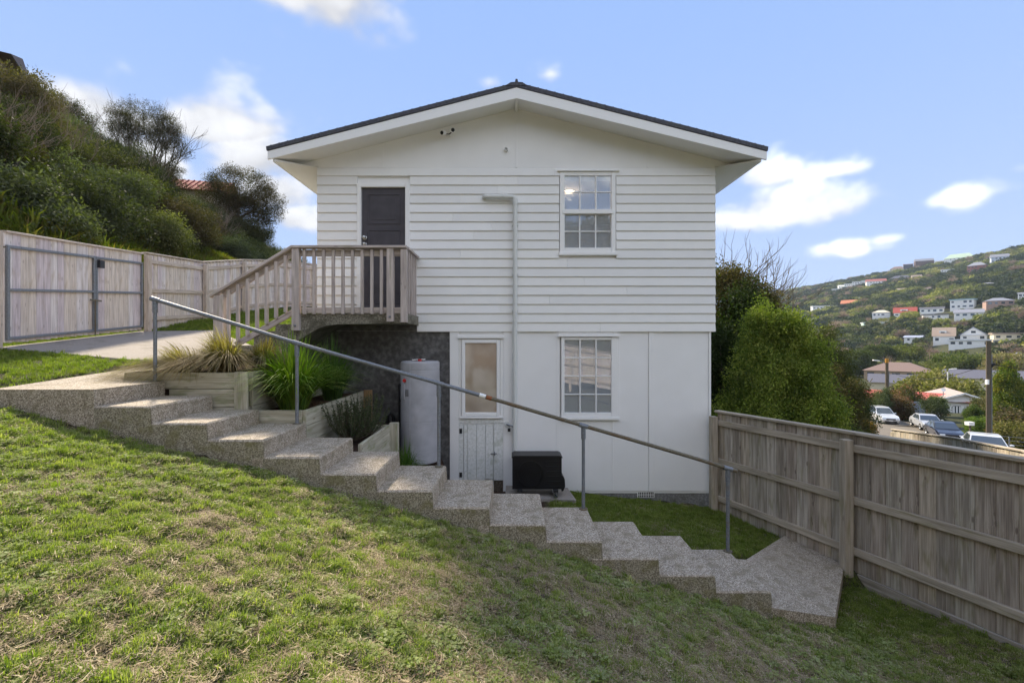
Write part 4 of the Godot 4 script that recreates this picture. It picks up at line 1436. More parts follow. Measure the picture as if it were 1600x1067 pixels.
	# hot water tank
	var t := thing("water_tank", "tall pale grey hot water cylinder standing against the tarred wall", "water tank", V(-1.435, -1.83, 7.22))
	part(t, "body", lathe([Vector2(0, -0.02), Vector2(0.295, -0.02), Vector2(0.30, 0.0), Vector2(0.30, 0.60), Vector2(0.297, 0.603), Vector2(0.297, 0.612), Vector2(0.30, 0.615), Vector2(0.30, 1.39), Vector2(0.296, 1.393), Vector2(0.296, 1.402), Vector2(0.30, 1.405), Vector2(0.30, 1.50), Vector2(0.292, 1.515), Vector2(0.27, 1.525), Vector2(0, 1.535)], 48), M.tank)
	part(t, "seam", beam_mesh(0.012, 1.47, 0.006, 1), M.tank, Transform3D(Basis(Vector3.UP, -0.35), Vector3(-0.102, 0.01, 0.283)))
	part(t, "cap", lathe([Vector2(0, 0.03), Vector2(0.028, 0.03), Vector2(0.032, 0.0)], 14), M.red, Transform3D(Basis(), Vector3(0.02, 1.53, 0.14)))
	part(t, "cap", lathe([Vector2(0, 0.03), Vector2(0.025, 0.03), Vector2(0.03, 0.0)], 14), M.red, Transform3D(Basis(Vector3.RIGHT, PI / 2), Vector3(-0.19, 1.24, 0.235)))
	tube(t, "valve", [Vector3(-0.10, 1.545, 0.12), Vector3(0.10, 1.55, 0.10)], 0.018, M.chrome, 10)
	beam(t, "access_cover", Vector3(-0.215, 0.95, 0.215), Vector3(-0.215, 1.19, 0.215), 0.09, 0.012, M.tank, Vector3(0.7, 0, 0.7))
	tube(t, "cable", [Vector3(-0.27, 1.18, 0.17), Vector3(-0.29, 1.05, 0.16), Vector3(-0.27, 0.92, 0.17), Vector3(-0.31, 0.85, 0.1)], 0.009, M.black, 8)
	for k in 6:
		var a := 0.4 + k * 0.42
		part(t, "label_strip", beam_mesh(0.10, 0.006, 0.002, 0), M.black_matt, Transform3D(Basis(Vector3.UP, -0.55), Vector3(-0.165, 1.10 - k * 0.018, 0.2535)))
	var c := thing("pipe_cover", "black lagged pipe running up the tarred wall beside the tank", "pipe", V(-1.80, -2.0, 7.5))
	tube(c, "lagging", [Vector3(0, 0, 0), Vector3(0, 1.3, 0), Vector3(0.04, 1.42, 0.0), Vector3(0.14, 1.44, 0.05)], 0.045, M.black, 12)
	tube(c, "elbow", [Vector3(-0.22, 0.55, 0), Vector3(-0.22, 0.78, 0.02), Vector3(-0.17, 0.84, 0.02), Vector3(-0.12, 0.78, 0.02), Vector3(-0.12, 0.55, 0)], 0.028, M.black_matt, 10)

	# heat pump
	var hp := thing("heat_pump", "black outdoor heat pump unit on rails by the lower wall", "heat pump", V(0.38, -2.3, 7.15))
	var hw := 0.375
	var b := MB.new()
	b.box(Vector3(-hw, 0.06, -0.14), Vector3(hw, 0.535, 0.14))
	b.uv.clear()
	part(hp, "casing", b.mesh(), M.black)
	part(hp, "lid", extrude([Vector2(-hw - 0.012, 0.536), Vector2(hw + 0.012, 0.536), Vector2(hw + 0.008, 0.552), Vector2(hw - 0.03, 0.57), Vector2(-hw + 0.03, 0.57), Vector2(-hw - 0.008, 0.552)], 0.31), M.black, Transform3D(Basis(), Vector3(0, 0, -0.155)))
	part(hp, "fan_shroud", lathe([Vector2(0.205, 0.0), Vector2(0.21, 0.012), Vector2(0.195, 0.014), Vector2(0.19, 0.0)], 36), M.black, Transform3D(Basis(Vector3.RIGHT, PI / 2), Vector3(-0.10, 0.30, 0.141)))
	var fan := Node3D.new()
	fan.name = "grille"
	hp.add_child(fan)
	for k in 7:
		part(fan, "ring", lathe([Vector2(0.03 + k * 0.024, 0.0), Vector2(0.033 + k * 0.024, 0.010), Vector2(0.036 + k * 0.024, 0.0)], 28), M.black_matt, Transform3D(Basis(Vector3.RIGHT, PI / 2), Vector3(-0.10, 0.30, 0.142)))
	for k in 6:
		beam(hp, "louvre", Vector3(0.135, 0.10 + k * 0.075, 0.142), Vector3(0.355, 0.10 + k * 0.075, 0.142), 0.012, 0.008, M.black_matt, Vector3.UP)
	beam(hp, "panel_joint", Vector3(0.125, 0.07, 0.141), Vector3(0.125, 0.53, 0.141), 0.006, 0.006, M.black_matt)
	part(hp, "valve_cover", extrude([Vector2(0.376, 0.02), Vector2(0.405, 0.03), Vector2(0.43, 0.09), Vector2(0.425, 0.20), Vector2(0.40, 0.25), Vector2(0.376, 0.27)], 0.20), M.black, Transform3D(Basis(), Vector3(0, 0, -0.08)))
	for x in [-0.26, 0.28]:
		beam(hp, "foot", Vector3(x, 0.045, -0.2), Vector3(x, 0.045, 0.2), 0.075, 0.03, M.black_matt, Vector3.RIGHT)
		for e in [-0.024, 0.024]:
			beam(hp, "channel_rail", Vector3(x + e, -0.03, 0.205), Vector3(x + e, 0.03, 0.205), 0.006, 0.05, M.chrome)
		beam(hp, "channel_rail", Vector3(x, -0.033, -0.2), Vector3(x, -0.033, 0.23), 0.055, 0.008, M.chrome, Vector3.RIGHT)
	structure("pump_plinth", plate([Vector3(-0.1, -2.335, 6.9), Vector3(0.96, -2.37, 6.9), Vector3(0.90, -2.37, 7.5), Vector3(-0.1, -2.335, 7.5)], 0.2), M.concrete, "small concrete plinth under the black heat pump", "slab")

func wood_like(src: StandardMaterial3D, tone: Color) -> StandardMaterial3D:
	var m: StandardMaterial3D = src.duplicate()
	m.albedo_color = tone
	return m

func rosemary(called: String, label: String, at: Vector3, n: int, h: float, spread: float) -> void:
	var t := thing(called, label, "shrub", at)
	var st := MB.new()
	var lv := MB.new()
	for i in n:
		var a := rf(0, TAU)
		var lean := Vector3(cos(a), 0, sin(a)) * rf(0.1, 1.0) * spread
		var base := lean * 0.15
		var tip := lean + Vector3.UP * h * rf(0.55, 1.1)
		var mid := base.lerp(tip, 0.5) + lean * 0.15 - Vector3.UP * 0.03
		tube_into(st, [base, mid, tip], [0.006, 0.004, 0.002], 4, false)
		for k in 90:
			var s := rf(0.2, 1.0)
			var p := base.lerp(mid, s * 2) if s < 0.5 else mid.lerp(tip, s * 2 - 1)
			var dir := (rdir() + (tip - base).normalized() * 0.9).normalized()
			var c := tint([Color(0.055, 0.085, 0.04), Color(0.09, 0.12, 0.06), Color(0.13, 0.15, 0.09)])
			leaf_quad(lv, p, dir, rdir(), rf(0.02, 0.04), 0.008)
			for q in 6:
				lv.c.append(c)
	st.uv.clear()
	lv.uv.clear()
	part(t, "stems", st.mesh(), M.bark)
	part(t, "needles", lv.mesh(), M.leaf)

func fern(called: String, label: String, at: Vector3, n: int, l: float) -> void:
	var t := thing(called, label, "fern", at)
	for i in n:
		var m := MB.new()
		var a := TAU * i / n + rf(-0.3, 0.3)
		var out := Vector3(cos(a), 0, sin(a))
		var side := out.cross(Vector3.UP)
		for k in 16:
			var s := (k + 1) / 17.0
			var p := out * l * s * 0.75 + Vector3.UP * l * (1.25 * s - 0.85 * s * s)
			for e in [-1.0, 1.0]:
				leaf_quad(m, p, (side * e + out * 0.4 - Vector3.UP * 0.15).normalized(), Vector3.UP, l * 0.34 * sin(PI * pow(s, 0.7)) + 0.01, l * 0.07)
				for q in 6:
					m.c.append(Color(0.17, 0.24, 0.06))
		m.uv.clear()
		part(t, "frond", m.mesh(), M.leaf)

# ---------------------------------------------------------------- far houses: x, d, width, wall height, roof height, roof kind, wall, roof, label
const HOUSES := [
	[670, 802, 20.0, 6.7, 4.4, "hip", "cream", "brown", "cream house with brown roof at the left end of the ridge row"],
	[670, 781, 12.1, 9.7, 2.2, "flat", "dark", "red", "dark boxy house with thin red roof on the ridge row"],
	[670, 751, 22.9, 9.4, 4.2, "gable", "brown", "grey", "wide dark brown house with white windows on the ridge row"],
	[670, 694, 19.1, 2.9, 5.8, "hip", "white", "red", "house with rusty red hip roof just above the pale green roof"],
	[637, 657, 31.0, 5.5, 6.4, "hip", "white", "palegreen", "long white ridge house under a pale green hip roof"],
	[670, 659, 14.1, 3.7, 1.8, "flat", "cream", "cream", "pale flat-topped house on the very crest"],
	[547, 518, 14.1, 6.5, 3.6, "gable", "bluegrey", "grey", "pale blue-grey two-storey house near the crest"],
	[624, 580, 11.3, 2.7, 1.6, "hip", "cream", "brown", "low brown-roofed house on the crest behind the blue-grey one"],
	[489, 485, 14.1, 6.7, 4.0, "hip", "brick", "grey", "red brick house with grey hip roof below the crest"],
	[516, 545, 14.0, 5.3, 1.5, "flat", "white", "white", "long plain white house below the pale green roof"],
	[528, 627, 23.4, 3.5, 4.3, "hip", "brown", "darkgrey", "low house with a long dark grey roof high on the slope"],
	[506, 642, 21.7, 7.1, 3.6, "gable", "white", "redmix", "white house with part red roof at the right end of the white row"],
	[532, 711, 12.2, 6.9, 2.0, "flat", "white", "white", "white boxy house second in the high white row"],
	[525, 720, 10.9, 7.0, 2.0, "flat", "white", "white", "white boxy house third in the high white row"],
	[521, 728, 11.1, 6.1, 2.0, "gable", "white", "white", "white gabled house fourth in the high white row"],
	[507, 721, 11.0, 5.0, 2.0, "flat", "white", "white", "white low house last in the high white row"],
	[355, 486, 13.1, 3.4, 4.0, "gable", "brown", "orange", "brown house with bright orange gable roof"],
	[355, 526, 23.2, 4.4, 1.5, "flat", "white", "white", "white low house half hidden behind the big green bush"],
	[292, 365, 10.8, 4.0, 2.0, "hip", "white", "cream", "pale weathered house left of the red-roofed one"],
	[287, 337, 12.5, 3.3, 4.2, "gable", "white", "red", "white house with bright red steep roof and dormer"],
	[292, 321, 12.3, 3.1, 1.3, "gable", "white", "darkgrey", "white house in two steps right of the red roof"],
	[271, 296, 11.9, 2.7, 0.8, "flat", "white", "darkgrey", "long single-storey white house with dark flat roof"],
	[264, 338, 12.2, 2.7, 0.9, "flat", "palegreenwall", "white", "long pale mint house with white flat roof"],
	[299, 306, 11.4, 5.9, 1.3, "flat", "white", "palebluegreen", "big white two-storey box house with small dark windows"],
	[272, 275, 12.4, 2.7, 2.3, "gable", "white", "grey", "long white bungalow with wide grey roof"],
	[300, 285, 12.1, 3.2, 2.0, "hip", "brickpale", "grey", "split-level house of pale brick and white at the slope's right"],
	[317, 286, 3.9, 2.8, 0.8, "gable", "white", "grey", "small white house at the edge of the slope"],
	[218, 233, 7.9, 3.6, 4.5, "gable", "white", "tan", "tall white house with steep tan roof and dormer"],
	[225, 225, 9.1, 2.7, 4.0, "gableF", "white", "bluegrey2", "white A-frame gabled house with blue-grey roof"],
	[214, 216, 13.8, 2.7, 0.9, "flat", "white", "white", "long flat-roofed white house below the A-frame"],
	[228, 213, 9.5, 2.7, 1.2, "flat", "cream", "tan", "cream house on posts with a wide deck"],
	[223, 256, 7.4, 2.7, 1.1, "gable", "white", "bluegrey2", "low pale-roofed house among bare trees"],
	[188, 194, 10.7, 2.7, 1.1, "flat", "white", "bluegrey2", "white flat building with grey lower roof above the yellow tree"],
	[190, 173, 4.7, 2.7, 2.2, "gableF", "white", "grey", "white gabled cottage at the foot of the slope"],
	[117, 140, 15.5, 2.7, 2.5, "hip", "tanwall", "brown", "wide bungalow with brown hip roof behind the lamp post"],
	[114, 112, 13.0, 2.7, 1.9, "gable", "cream", "slate", "long low house with slate grey roof behind the pole"],
	[83, 100, 8.5, 2.7, 1.7, "gable", "cream", "slate", "low house with slate grey roof below the brown hip roof"],
	[670, 724, 10.1, 5.0, 2.0, "gable", "white", "grey", "small white house beside the wide dark brown ridge house"],
	[645, 620, 9.6, 3.4, 1.7, "flat", "white", "grey", "pale grey-topped house on the crest left of the blue-grey one"],
	[591, 540, 9.4, 3.0, 1.5, "hip", "cream", "brown", "cream house near the crest beyond the blue-grey one"],
	[509, 465, 7.2, 2.7, 1.3, "flat", "white", "grey", "low white house below the cream one near the crest"],
	[460, 425, 5.8, 2.7, 1.2, "gable", "white", "grey", "white cottage right of the red brick house"],
	[516, 589, 9.6, 3.3, 1.6, "gable", "cream", "tan", "cream house right of the long dark grey roof"],
	[562, 735, 7.8, 4.1, 2.0, "flat", "white", "white", "small white box house between the row and the part red roof"],
	[670, 817, 8.5, 4.5, 2.3, "gable", "cream", "grey", "tiny cream gable left of the ridge row"],
	[396, 520, 7.8, 2.9, 1.4, "gable", "white", "grey", "white cottage above the orange roof"],
	[398, 439, 8.0, 2.7, 1.2, "hip", "cream", "brown", "brown-roofed cottage in the middle of the slope"],
	[389, 377, 6.6, 2.7, 1.0, "hip", "white", "grey", "white cottage halfway up under the brick house"],
	[409, 484, 8.0, 2.7, 1.3, "gable", "white", "tan", "pale cottage high above the red steep roof"],
]
const WALLS := {"cream": Color(0.84, 0.80, 0.70), "dark": Color(0.25, 0.25, 0.28), "brown": Color(0.36, 0.27, 0.23), "white": Color(0.93, 0.93, 0.92), "bluegrey": Color(0.72, 0.76, 0.82), "brick": Color(0.58, 0.36, 0.30), "palegreenwall": Color(0.80, 0.90, 0.86), "brickpale": Color(0.66, 0.55, 0.50), "tanwall": Color(0.66, 0.58, 0.48)}
const ROOFS := {"brown": Color(0.50, 0.42, 0.38), "red": Color(0.62, 0.28, 0.23), "grey": Color(0.52, 0.53, 0.57), "palegreen": Color(0.68, 0.76, 0.68), "cream": Color(0.78, 0.76, 0.68), "white": Color(0.88, 0.89, 0.90), "darkgrey": Color(0.36, 0.36, 0.39), "redmix": Color(0.62, 0.38, 0.34), "orange": Color(0.74, 0.46, 0.32), "palebluegreen": Color(0.66, 0.78, 0.82), "tan": Color(0.62, 0.55, 0.49), "bluegrey2": Color(0.60, 0.63, 0.70), "slate": Color(0.38, 0.38, 0.42)}
var flats := {}

func plain(c: Color, rough := 0.75) -> StandardMaterial3D:
	var k := "%s %.2f" % [c.to_html(), rough]
	if not flats.has(k):
		flats[k] = flat_mat(c, rough)
	return flats[k]

func roof_mesh(kind: String, w: float, dp: float, y: float, h: float, ov := 0.5) -> ArrayMesh:
	var m := MB.new()
	var x := w / 2 + ov
	var z := dp / 2 + ov
	var a := Vector3(-x, y, -z)
	var b := Vector3(x, y, -z)
	var c := Vector3(x, y, z)
	var e := Vector3(-x, y, z)
	if kind == "flat":
		m.box(Vector3(-x, y, -z), Vector3(x, y + minf(h, 0.6), z))
	elif kind == "gableF":      # ridge runs back, gable to the front
		var p := Vector3(0, y + h, z)
		var q := Vector3(0, y + h, -z)
		m.quad(e, p, q, a)
		m.quad(c, p, q, b)
		m.quad(e + Vector3.DOWN * 0.25, p + Vector3.DOWN * 0.25, p, e)
		m.quad(c + Vector3.DOWN * 0.25, p + Vector3.DOWN * 0.25, p, c)
		m.quad(a, b, c, e)
	else:
		var k := 0.0 if kind == "gable" else minf(z, x * 0.7)
		var p := Vector3(-x + k, y + h, 0)
		var q := Vector3(x - k, y + h, 0)
		m.quad(e, p, q, c)
		m.quad(a, p, q, b)
		m.tri(a, p, e)
		m.tri(b, q, c)
		m.quad(a, b, c, e)
	m.uv.clear()
	return m.mesh()

func far_house(i: int, r: Array) -> Node3D:
	var x: float = r[0]
	var d: float = r[1]
	var y := ground_y(x, d)
	var w: float = r[2]
	var wh: float = r[3]
	var dp := clampf(w * 0.65, 6.0, 11.0)
	var t := thing("hillside_house", r[8], "house", V(x, y, d), "houses across the valley", -atan2(x, d) + rf(-0.25, 0.25))
	var wallm := plain(WALLS[r[6]])
	var b := MB.new()
	b.box(Vector3(-w / 2, -3.5, -dp / 2), Vector3(w / 2, wh, dp / 2))
	if r[5] == "gableF":
		for s in [-1.0, 1.0]:
			b.tri(Vector3(-w / 2, wh, dp / 2 * s), Vector3(w / 2, wh, dp / 2 * s), Vector3(0, wh + r[4] * 0.95, dp / 2 * s))
	b.uv.clear()
	part(t, "wall", b.mesh(), wallm)
	part(t, "roof", roof_mesh(r[5], w, dp, wh + 0.01, r[4]), plain(ROOFS[r[7]], 0.65))
	var storeys := 2 if wh > 4.6 else 1
	var n := int(clampf(w / 2.6, 2, 7))
	for s in storeys:
		for k in n:
			if rng.randf() < 0.18:
				continue
			var wx := (k + 0.5 - n / 2.0) * w / n + rf(-0.2, 0.2)
			var ww := rf(0.5, 0.95)
			var wy := (wh / storeys) * (s + 0.58)
			var hh := rf(0.45, 0.7)
			var wn := MB.new()
			wn.box(Vector3(wx - ww, wy - hh, dp / 2), Vector3(wx + ww, wy + hh, dp / 2 + 0.05))
			wn.uv.clear()
			part(t, "window", wn.mesh(), M.dark_glass)
	if r[5] == "gableF":
		for s in [[-0.6, 0.55], [0.0, 0.0]]:
			var wn := MB.new()
			wn.box(Vector3(-0.8, wh + r[4] * 0.25, dp / 2), Vector3(0.8, wh + r[4] * 0.25 + 1.1, dp / 2 + 0.05))
			wn.uv.clear()
			part(t, "window", wn.mesh(), M.dark_glass)
			break
	if "dormer" in r[8]:
		var dm := MB.new()
		dm.box(Vector3(-w * 0.22, wh, 0), Vector3(w * 0.12, wh + r[4] * 0.62, dp * 0.36))
		dm.uv.clear()
		part(t, "dormer", dm.mesh(), wallm)
		var wn := MB.new()
		wn.box(Vector3(-w * 0.14, wh + r[4] * 0.2, dp * 0.36), Vector3(w * 0.04, wh + r[4] * 0.5, dp * 0.36 + 0.05))
		wn.uv.clear()
		part(t, "window", wn.mesh(), M.dark_glass)
	if "deck" in r[8]:
		var dk := MB.new()
		dk.box(Vector3(-w * 0.6, -0.3, dp / 2), Vector3(w * 0.6, 0.0, dp / 2 + 3.0))
		dk.uv.clear()
		part(t, "deck", dk.mesh(), plain(Color(0.75, 0.74, 0.70)))
		for k in 4:
			beam(t, "post", Vector3(-w * 0.55 + k * w * 0.36, -4.0, dp / 2 + 2.7), Vector3(-w * 0.55 + k * w * 0.36, -0.3, dp / 2 + 2.7), 0.3, 0.3, plain(Color(0.8, 0.8, 0.78)))
	return t

func build_far() -> void:
	var spots := []
	for i in HOUSES.size():
		far_house(i, HOUSES[i])
		spots.append([Vector2(HOUSES[i][0], HOUSES[i][1]), HOUSES[i][2]])
	# the wooded slope: one mass of crowns of several kinds
	var kinds := [
		["hillside_woods", far_crown(150, 0.30), [Color(0.12, 0.13, 0.05), Color(0.18, 0.185, 0.065), Color(0.085, 0.10, 0.04)], "olive green bush covering the far hillside", M.leaf],
		["hillside_woods", far_crown(150, 0.27), [Color(0.035, 0.05, 0.025), Color(0.05, 0.065, 0.03), Color(0.075, 0.09, 0.035)], "dark evergreen trees massed on the far hillside", M.leaf],
		["hillside_woods", twig_crown(420), [Color(0.30, 0.23, 0.18), Color(0.24, 0.18, 0.14), Color(0.36, 0.29, 0.23)], "bare pinkish-brown trees scattered over the far hillside", M.leaf_dry],
		["hillside_woods", far_crown(150, 0.25), [Color(0.27, 0.27, 0.08), Color(0.34, 0.31, 0.10), Color(0.20, 0.22, 0.07)], "yellow-green sunlit trees scattered over the far hillside", M.leaf]]
	var wh := [[], [], [], []]
	var cc := [[], [], [], []]
	var patch := noise(0.012, 91, FastNoiseLite.TYPE_SIMPLEX_SMOOTH, 3)
	var tries := 0
	while tries < 30000:
		tries += 1
		var u := rf(0.50, 1.22)
		var d := 130.0 * pow(10.0, rng.randf())
		var x := u * d
		if x > 760.0 or d > 1250.0 or (d < 160.0 and x < 120.0):
			continue
		var r := rf(2.5, 6.2) * lerpf(0.75, 1.15, clampf(d / 400.0, 0, 1))
		var y := ground_y(x, d)
		var ok := true
		var p := Vector2(x, d)
		for s in spots:
			var q: Vector2 = s[0] - p
			var w: float = s[1]
			if absf(q.x) + absf(q.y) > 60.0:
				continue
			var dist := q.length()
			var toward := p.normalized()
			var fwd := q.dot(toward)
			var side := absf(q.x * toward.y - q.y * toward.x)
			if dist < w * 0.62 + r * 0.8 or (fwd > 0 and fwd < 24.0 and side < w * 0.62 + r * 0.55 and r * 1.5 > 1.2 + fwd * 0.16):
				ok = false
				break
		if not ok:
			continue
		# keep roughly even cover as seen over the slope
		if rng.randf() > clampf(d / 700.0, 0.16, 1.0):
			continue
		var pn := patch.get_noise_2d(x, d) + rf(-0.28, 0.28)
		var k := 0
		if pn < -0.06: k = 1
		elif pn > 0.27: k = 3
		elif rng.randf() < 0.13: k = 2
		var bs := Basis(Vector3.UP, rf(0, TAU)).scaled(Vector3(r, r * rf(0.75, 1.15), r))
		wh[k].append(Transform3D(bs, V(x, y + r * 0.45, d)))
		cc[k].append(tint(kinds[k][2], 0.25))
	for k in 4:
		tag(scatter(self, kinds[k][0], kinds[k][1], kinds[k][4], wh[k], cc[k]), kinds[k][3], "woods", "", "stuff")

# ---------------------------------------------------------------- cars
func loft(poly: Array, hw: Array) -> ArrayMesh:
	var m := MB.new()
	var n := poly.size()
	for i in n:
		var p: Vector2 = poly[i]
		var q: Vector2 = poly[(i + 1) % n]
		var a: float = hw[i]
		var b: float = hw[(i + 1) % n]
		m.quad(Vector3(-a, p.y, p.x), Vector3(a, p.y, p.x), Vector3(b, q.y, q.x), Vector3(-b, q.y, q.x))
	var ids := Geometry2D.triangulate_polygon(PackedVector2Array(poly))
	for i in range(0, ids.size(), 3):
		for s in [-1.0, 1.0]:
			var t := []
			for k in 3:
				var j: int = ids[i + k]
				t.append(Vector3(hw[j] * s, poly[j].y, poly[j].x))
			m.tri(t[0], t[1], t[2])
	m.uv.clear()
	return m.mesh()

func car(called: String, label: String, at: Vector3, turn: float, paint: Color, suv: bool) -> void:
	var t := thing(called, label, "car", at, "cars parked along the street", turn)
	var H := 1.68 if suv else 1.44
	var L := 2.25
	var W := 0.90
	var belt := 0.98 if suv else 0.90
	var pm := flat_mat(paint, 0.28, 0.25)
	pm.clearcoat_enabled = true
	pm.clearcoat = 0.8
	pm.clearcoat_roughness = 0.05
	# body: side outline from the nose over the bonnet to the tail
	var body := [Vector2(L, 0.42), Vector2(L + 0.02, 0.58), Vector2(L - 0.06, belt - 0.20), Vector2(L - 0.30, belt - 0.08), Vector2(1.05, belt + 0.02), Vector2(-1.7, belt + 0.04), Vector2(-L + 0.05, belt + 0.02), Vector2(-L, belt - 0.25), Vector2(-L, 0.45), Vector2(-L + 0.15, 0.26), Vector2(L - 0.12, 0.24)]
	var hw := [W * 0.86, W * 0.88, W * 0.86, W * 0.90, W * 0.95, W * 0.95, W * 0.86, W * 0.9, W * 0.9, W * 0.92, W * 0.84]
	part(t, "body", loft(body, hw), pm)
	for s in [-1.0, 1.0]:
		var sd := [Vector2(L - 0.25, 0.36), Vector2(L - 0.2, 0.62), Vector2(1.2, belt - 0.04), Vector2(-1.8, belt - 0.02), Vector2(-L + 0.2, 0.7), Vector2(-L + 0.2, 0.36)]
		var pn := part(t, "side_panel", extrude(sd, 0.04), pm, Transform3D(Basis(Vector3(0, 0, 1), Vector3.UP, Vector3(-1, 0, 0)), Vector3(W * 0.95 * s + (0.04 if s > 0 else 0.0), 0, 0)))
		var hl := part(pn, "door_handle", beam_mesh(0.03, 0.2, 0.03, 0), M.chrome, pn.transform.affine_inverse() * Transform3D(Basis(Vector3.RIGHT, PI / 2), Vector3(W * 0.95 * s + 0.045 * s, belt - 0.16, -0.3)))
	var back := -1.95 if suv else -1.25
	var cab := [Vector2(1.05, belt + 0.02), Vector2(0.32, H - 0.06), Vector2(0.0, H), Vector2(back + 0.45, H - 0.02), Vector2(back - 0.02, H - 0.14), Vector2(back - 0.42, belt + 0.03)]
	var cw := [W * 0.93, W * 0.74, W * 0.72, W * 0.72, W * 0.74, W * 0.93]
	part(t, "cabin", loft(cab, cw), pm)
	# glass set 1 cm proud of the cabin
	var ws := MB.new()
	var n := Vector3(0, 0.73, H - belt).normalized() * 0.012
	ws.quad(Vector3(-W * 0.85, belt + 0.06, 1.0) + n, Vector3(W * 0.85, belt + 0.06, 1.0) + n, Vector3(W * 0.70, H - 0.085, 0.36) + n, Vector3(-W * 0.70, H - 0.085, 0.36) + n)
	ws.uv.clear()
	var wsp := part(t, "windscreen", ws.mesh(), M.dark_glass)
	for s in [-1.0, 1.0]:
		for q in [[0.86, 0.28, -0.28, -0.28], [-0.34, -0.34, back + 0.25, back + 0.0]]:
			var sw := MB.new()
			var o := Vector3(0.014 * s, 0.004, 0)
			sw.quad(Vector3(W * 0.925 * s, belt + 0.06, q[0]) + o, Vector3(W * 0.755 * s, H - 0.10, q[1]) + o, Vector3(W * 0.745 * s, H - 0.10, q[2]) + o, Vector3(W * 0.925 * s, belt + 0.06, q[3]) + o)
			sw.uv.clear()
			part(t, "side_window", sw.mesh(), M.dark_glass)
		var mr := part(t, "wing_mirror", lathe([Vector2(0, -0.06), Vector2(0.08, -0.04), Vector2(0.09, 0.03), Vector2(0.05, 0.07), Vector2(0, 0.08)], 10), pm, Transform3D(Basis().scaled(Vector3(1.2, 0.9, 0.7)), Vector3((W + 0.10) * s, belt + 0.10, 0.75)))
		part(t, "headlight", loft([Vector2(L - 0.42, belt - 0.12), Vector2(L - 0.05, belt - 0.24), Vector2(L + 0.005, 0.60), Vector2(L - 0.1, 0.60)], [0.19, 0.17, 0.15, 0.17]), plain(Color(0.82, 0.85, 0.88), 0.1), Transform3D(Basis(), Vector3(W * 0.66 * s, 0.012, 0.015)))
		for z in [1.38, -1.36]:
			var wl := Node3D.new()
			wl.name = "wheel"
			t.add_child(wl, true)
			wl.transform = Transform3D(Basis(Vector3.FORWARD, PI / 2 * s), Vector3(W * 0.80 * s, 0.33, z))
			part(wl, "tyre", lathe([Vector2(0.20, 0.0), Vector2(0.31, -0.0), Vector2(0.335, 0.03), Vector2(0.335, 0.17), Vector2(0.31, 0.205), Vector2(0.22, 0.20)], 22), M.tyre)
			part(wl, "rim", lathe([Vector2(0.22, 0.19), Vector2(0.20, 0.16), Vector2(0.08, 0.18), Vector2(0, 0.185)], 14), M.chrome)
	beam(t, "grille", Vector3(-0.42, 0.60, L + 0.02), Vector3(0.42, 0.60, L + 0.02), 0.16, 0.03, M.black, Vector3.UP)
	beam(t, "bumper_intake", Vector3(-0.55, 0.36, L + 0.005), Vector3(0.55, 0.36, L + 0.005), 0.14, 0.03, M.black_matt, Vector3.UP)
	beam(t, "number_plate", Vector3(-0.18, 0.47, L + 0.035), Vector3(0.18, 0.47, L + 0.035), 0.11, 0.01, M.trim, Vector3.UP)

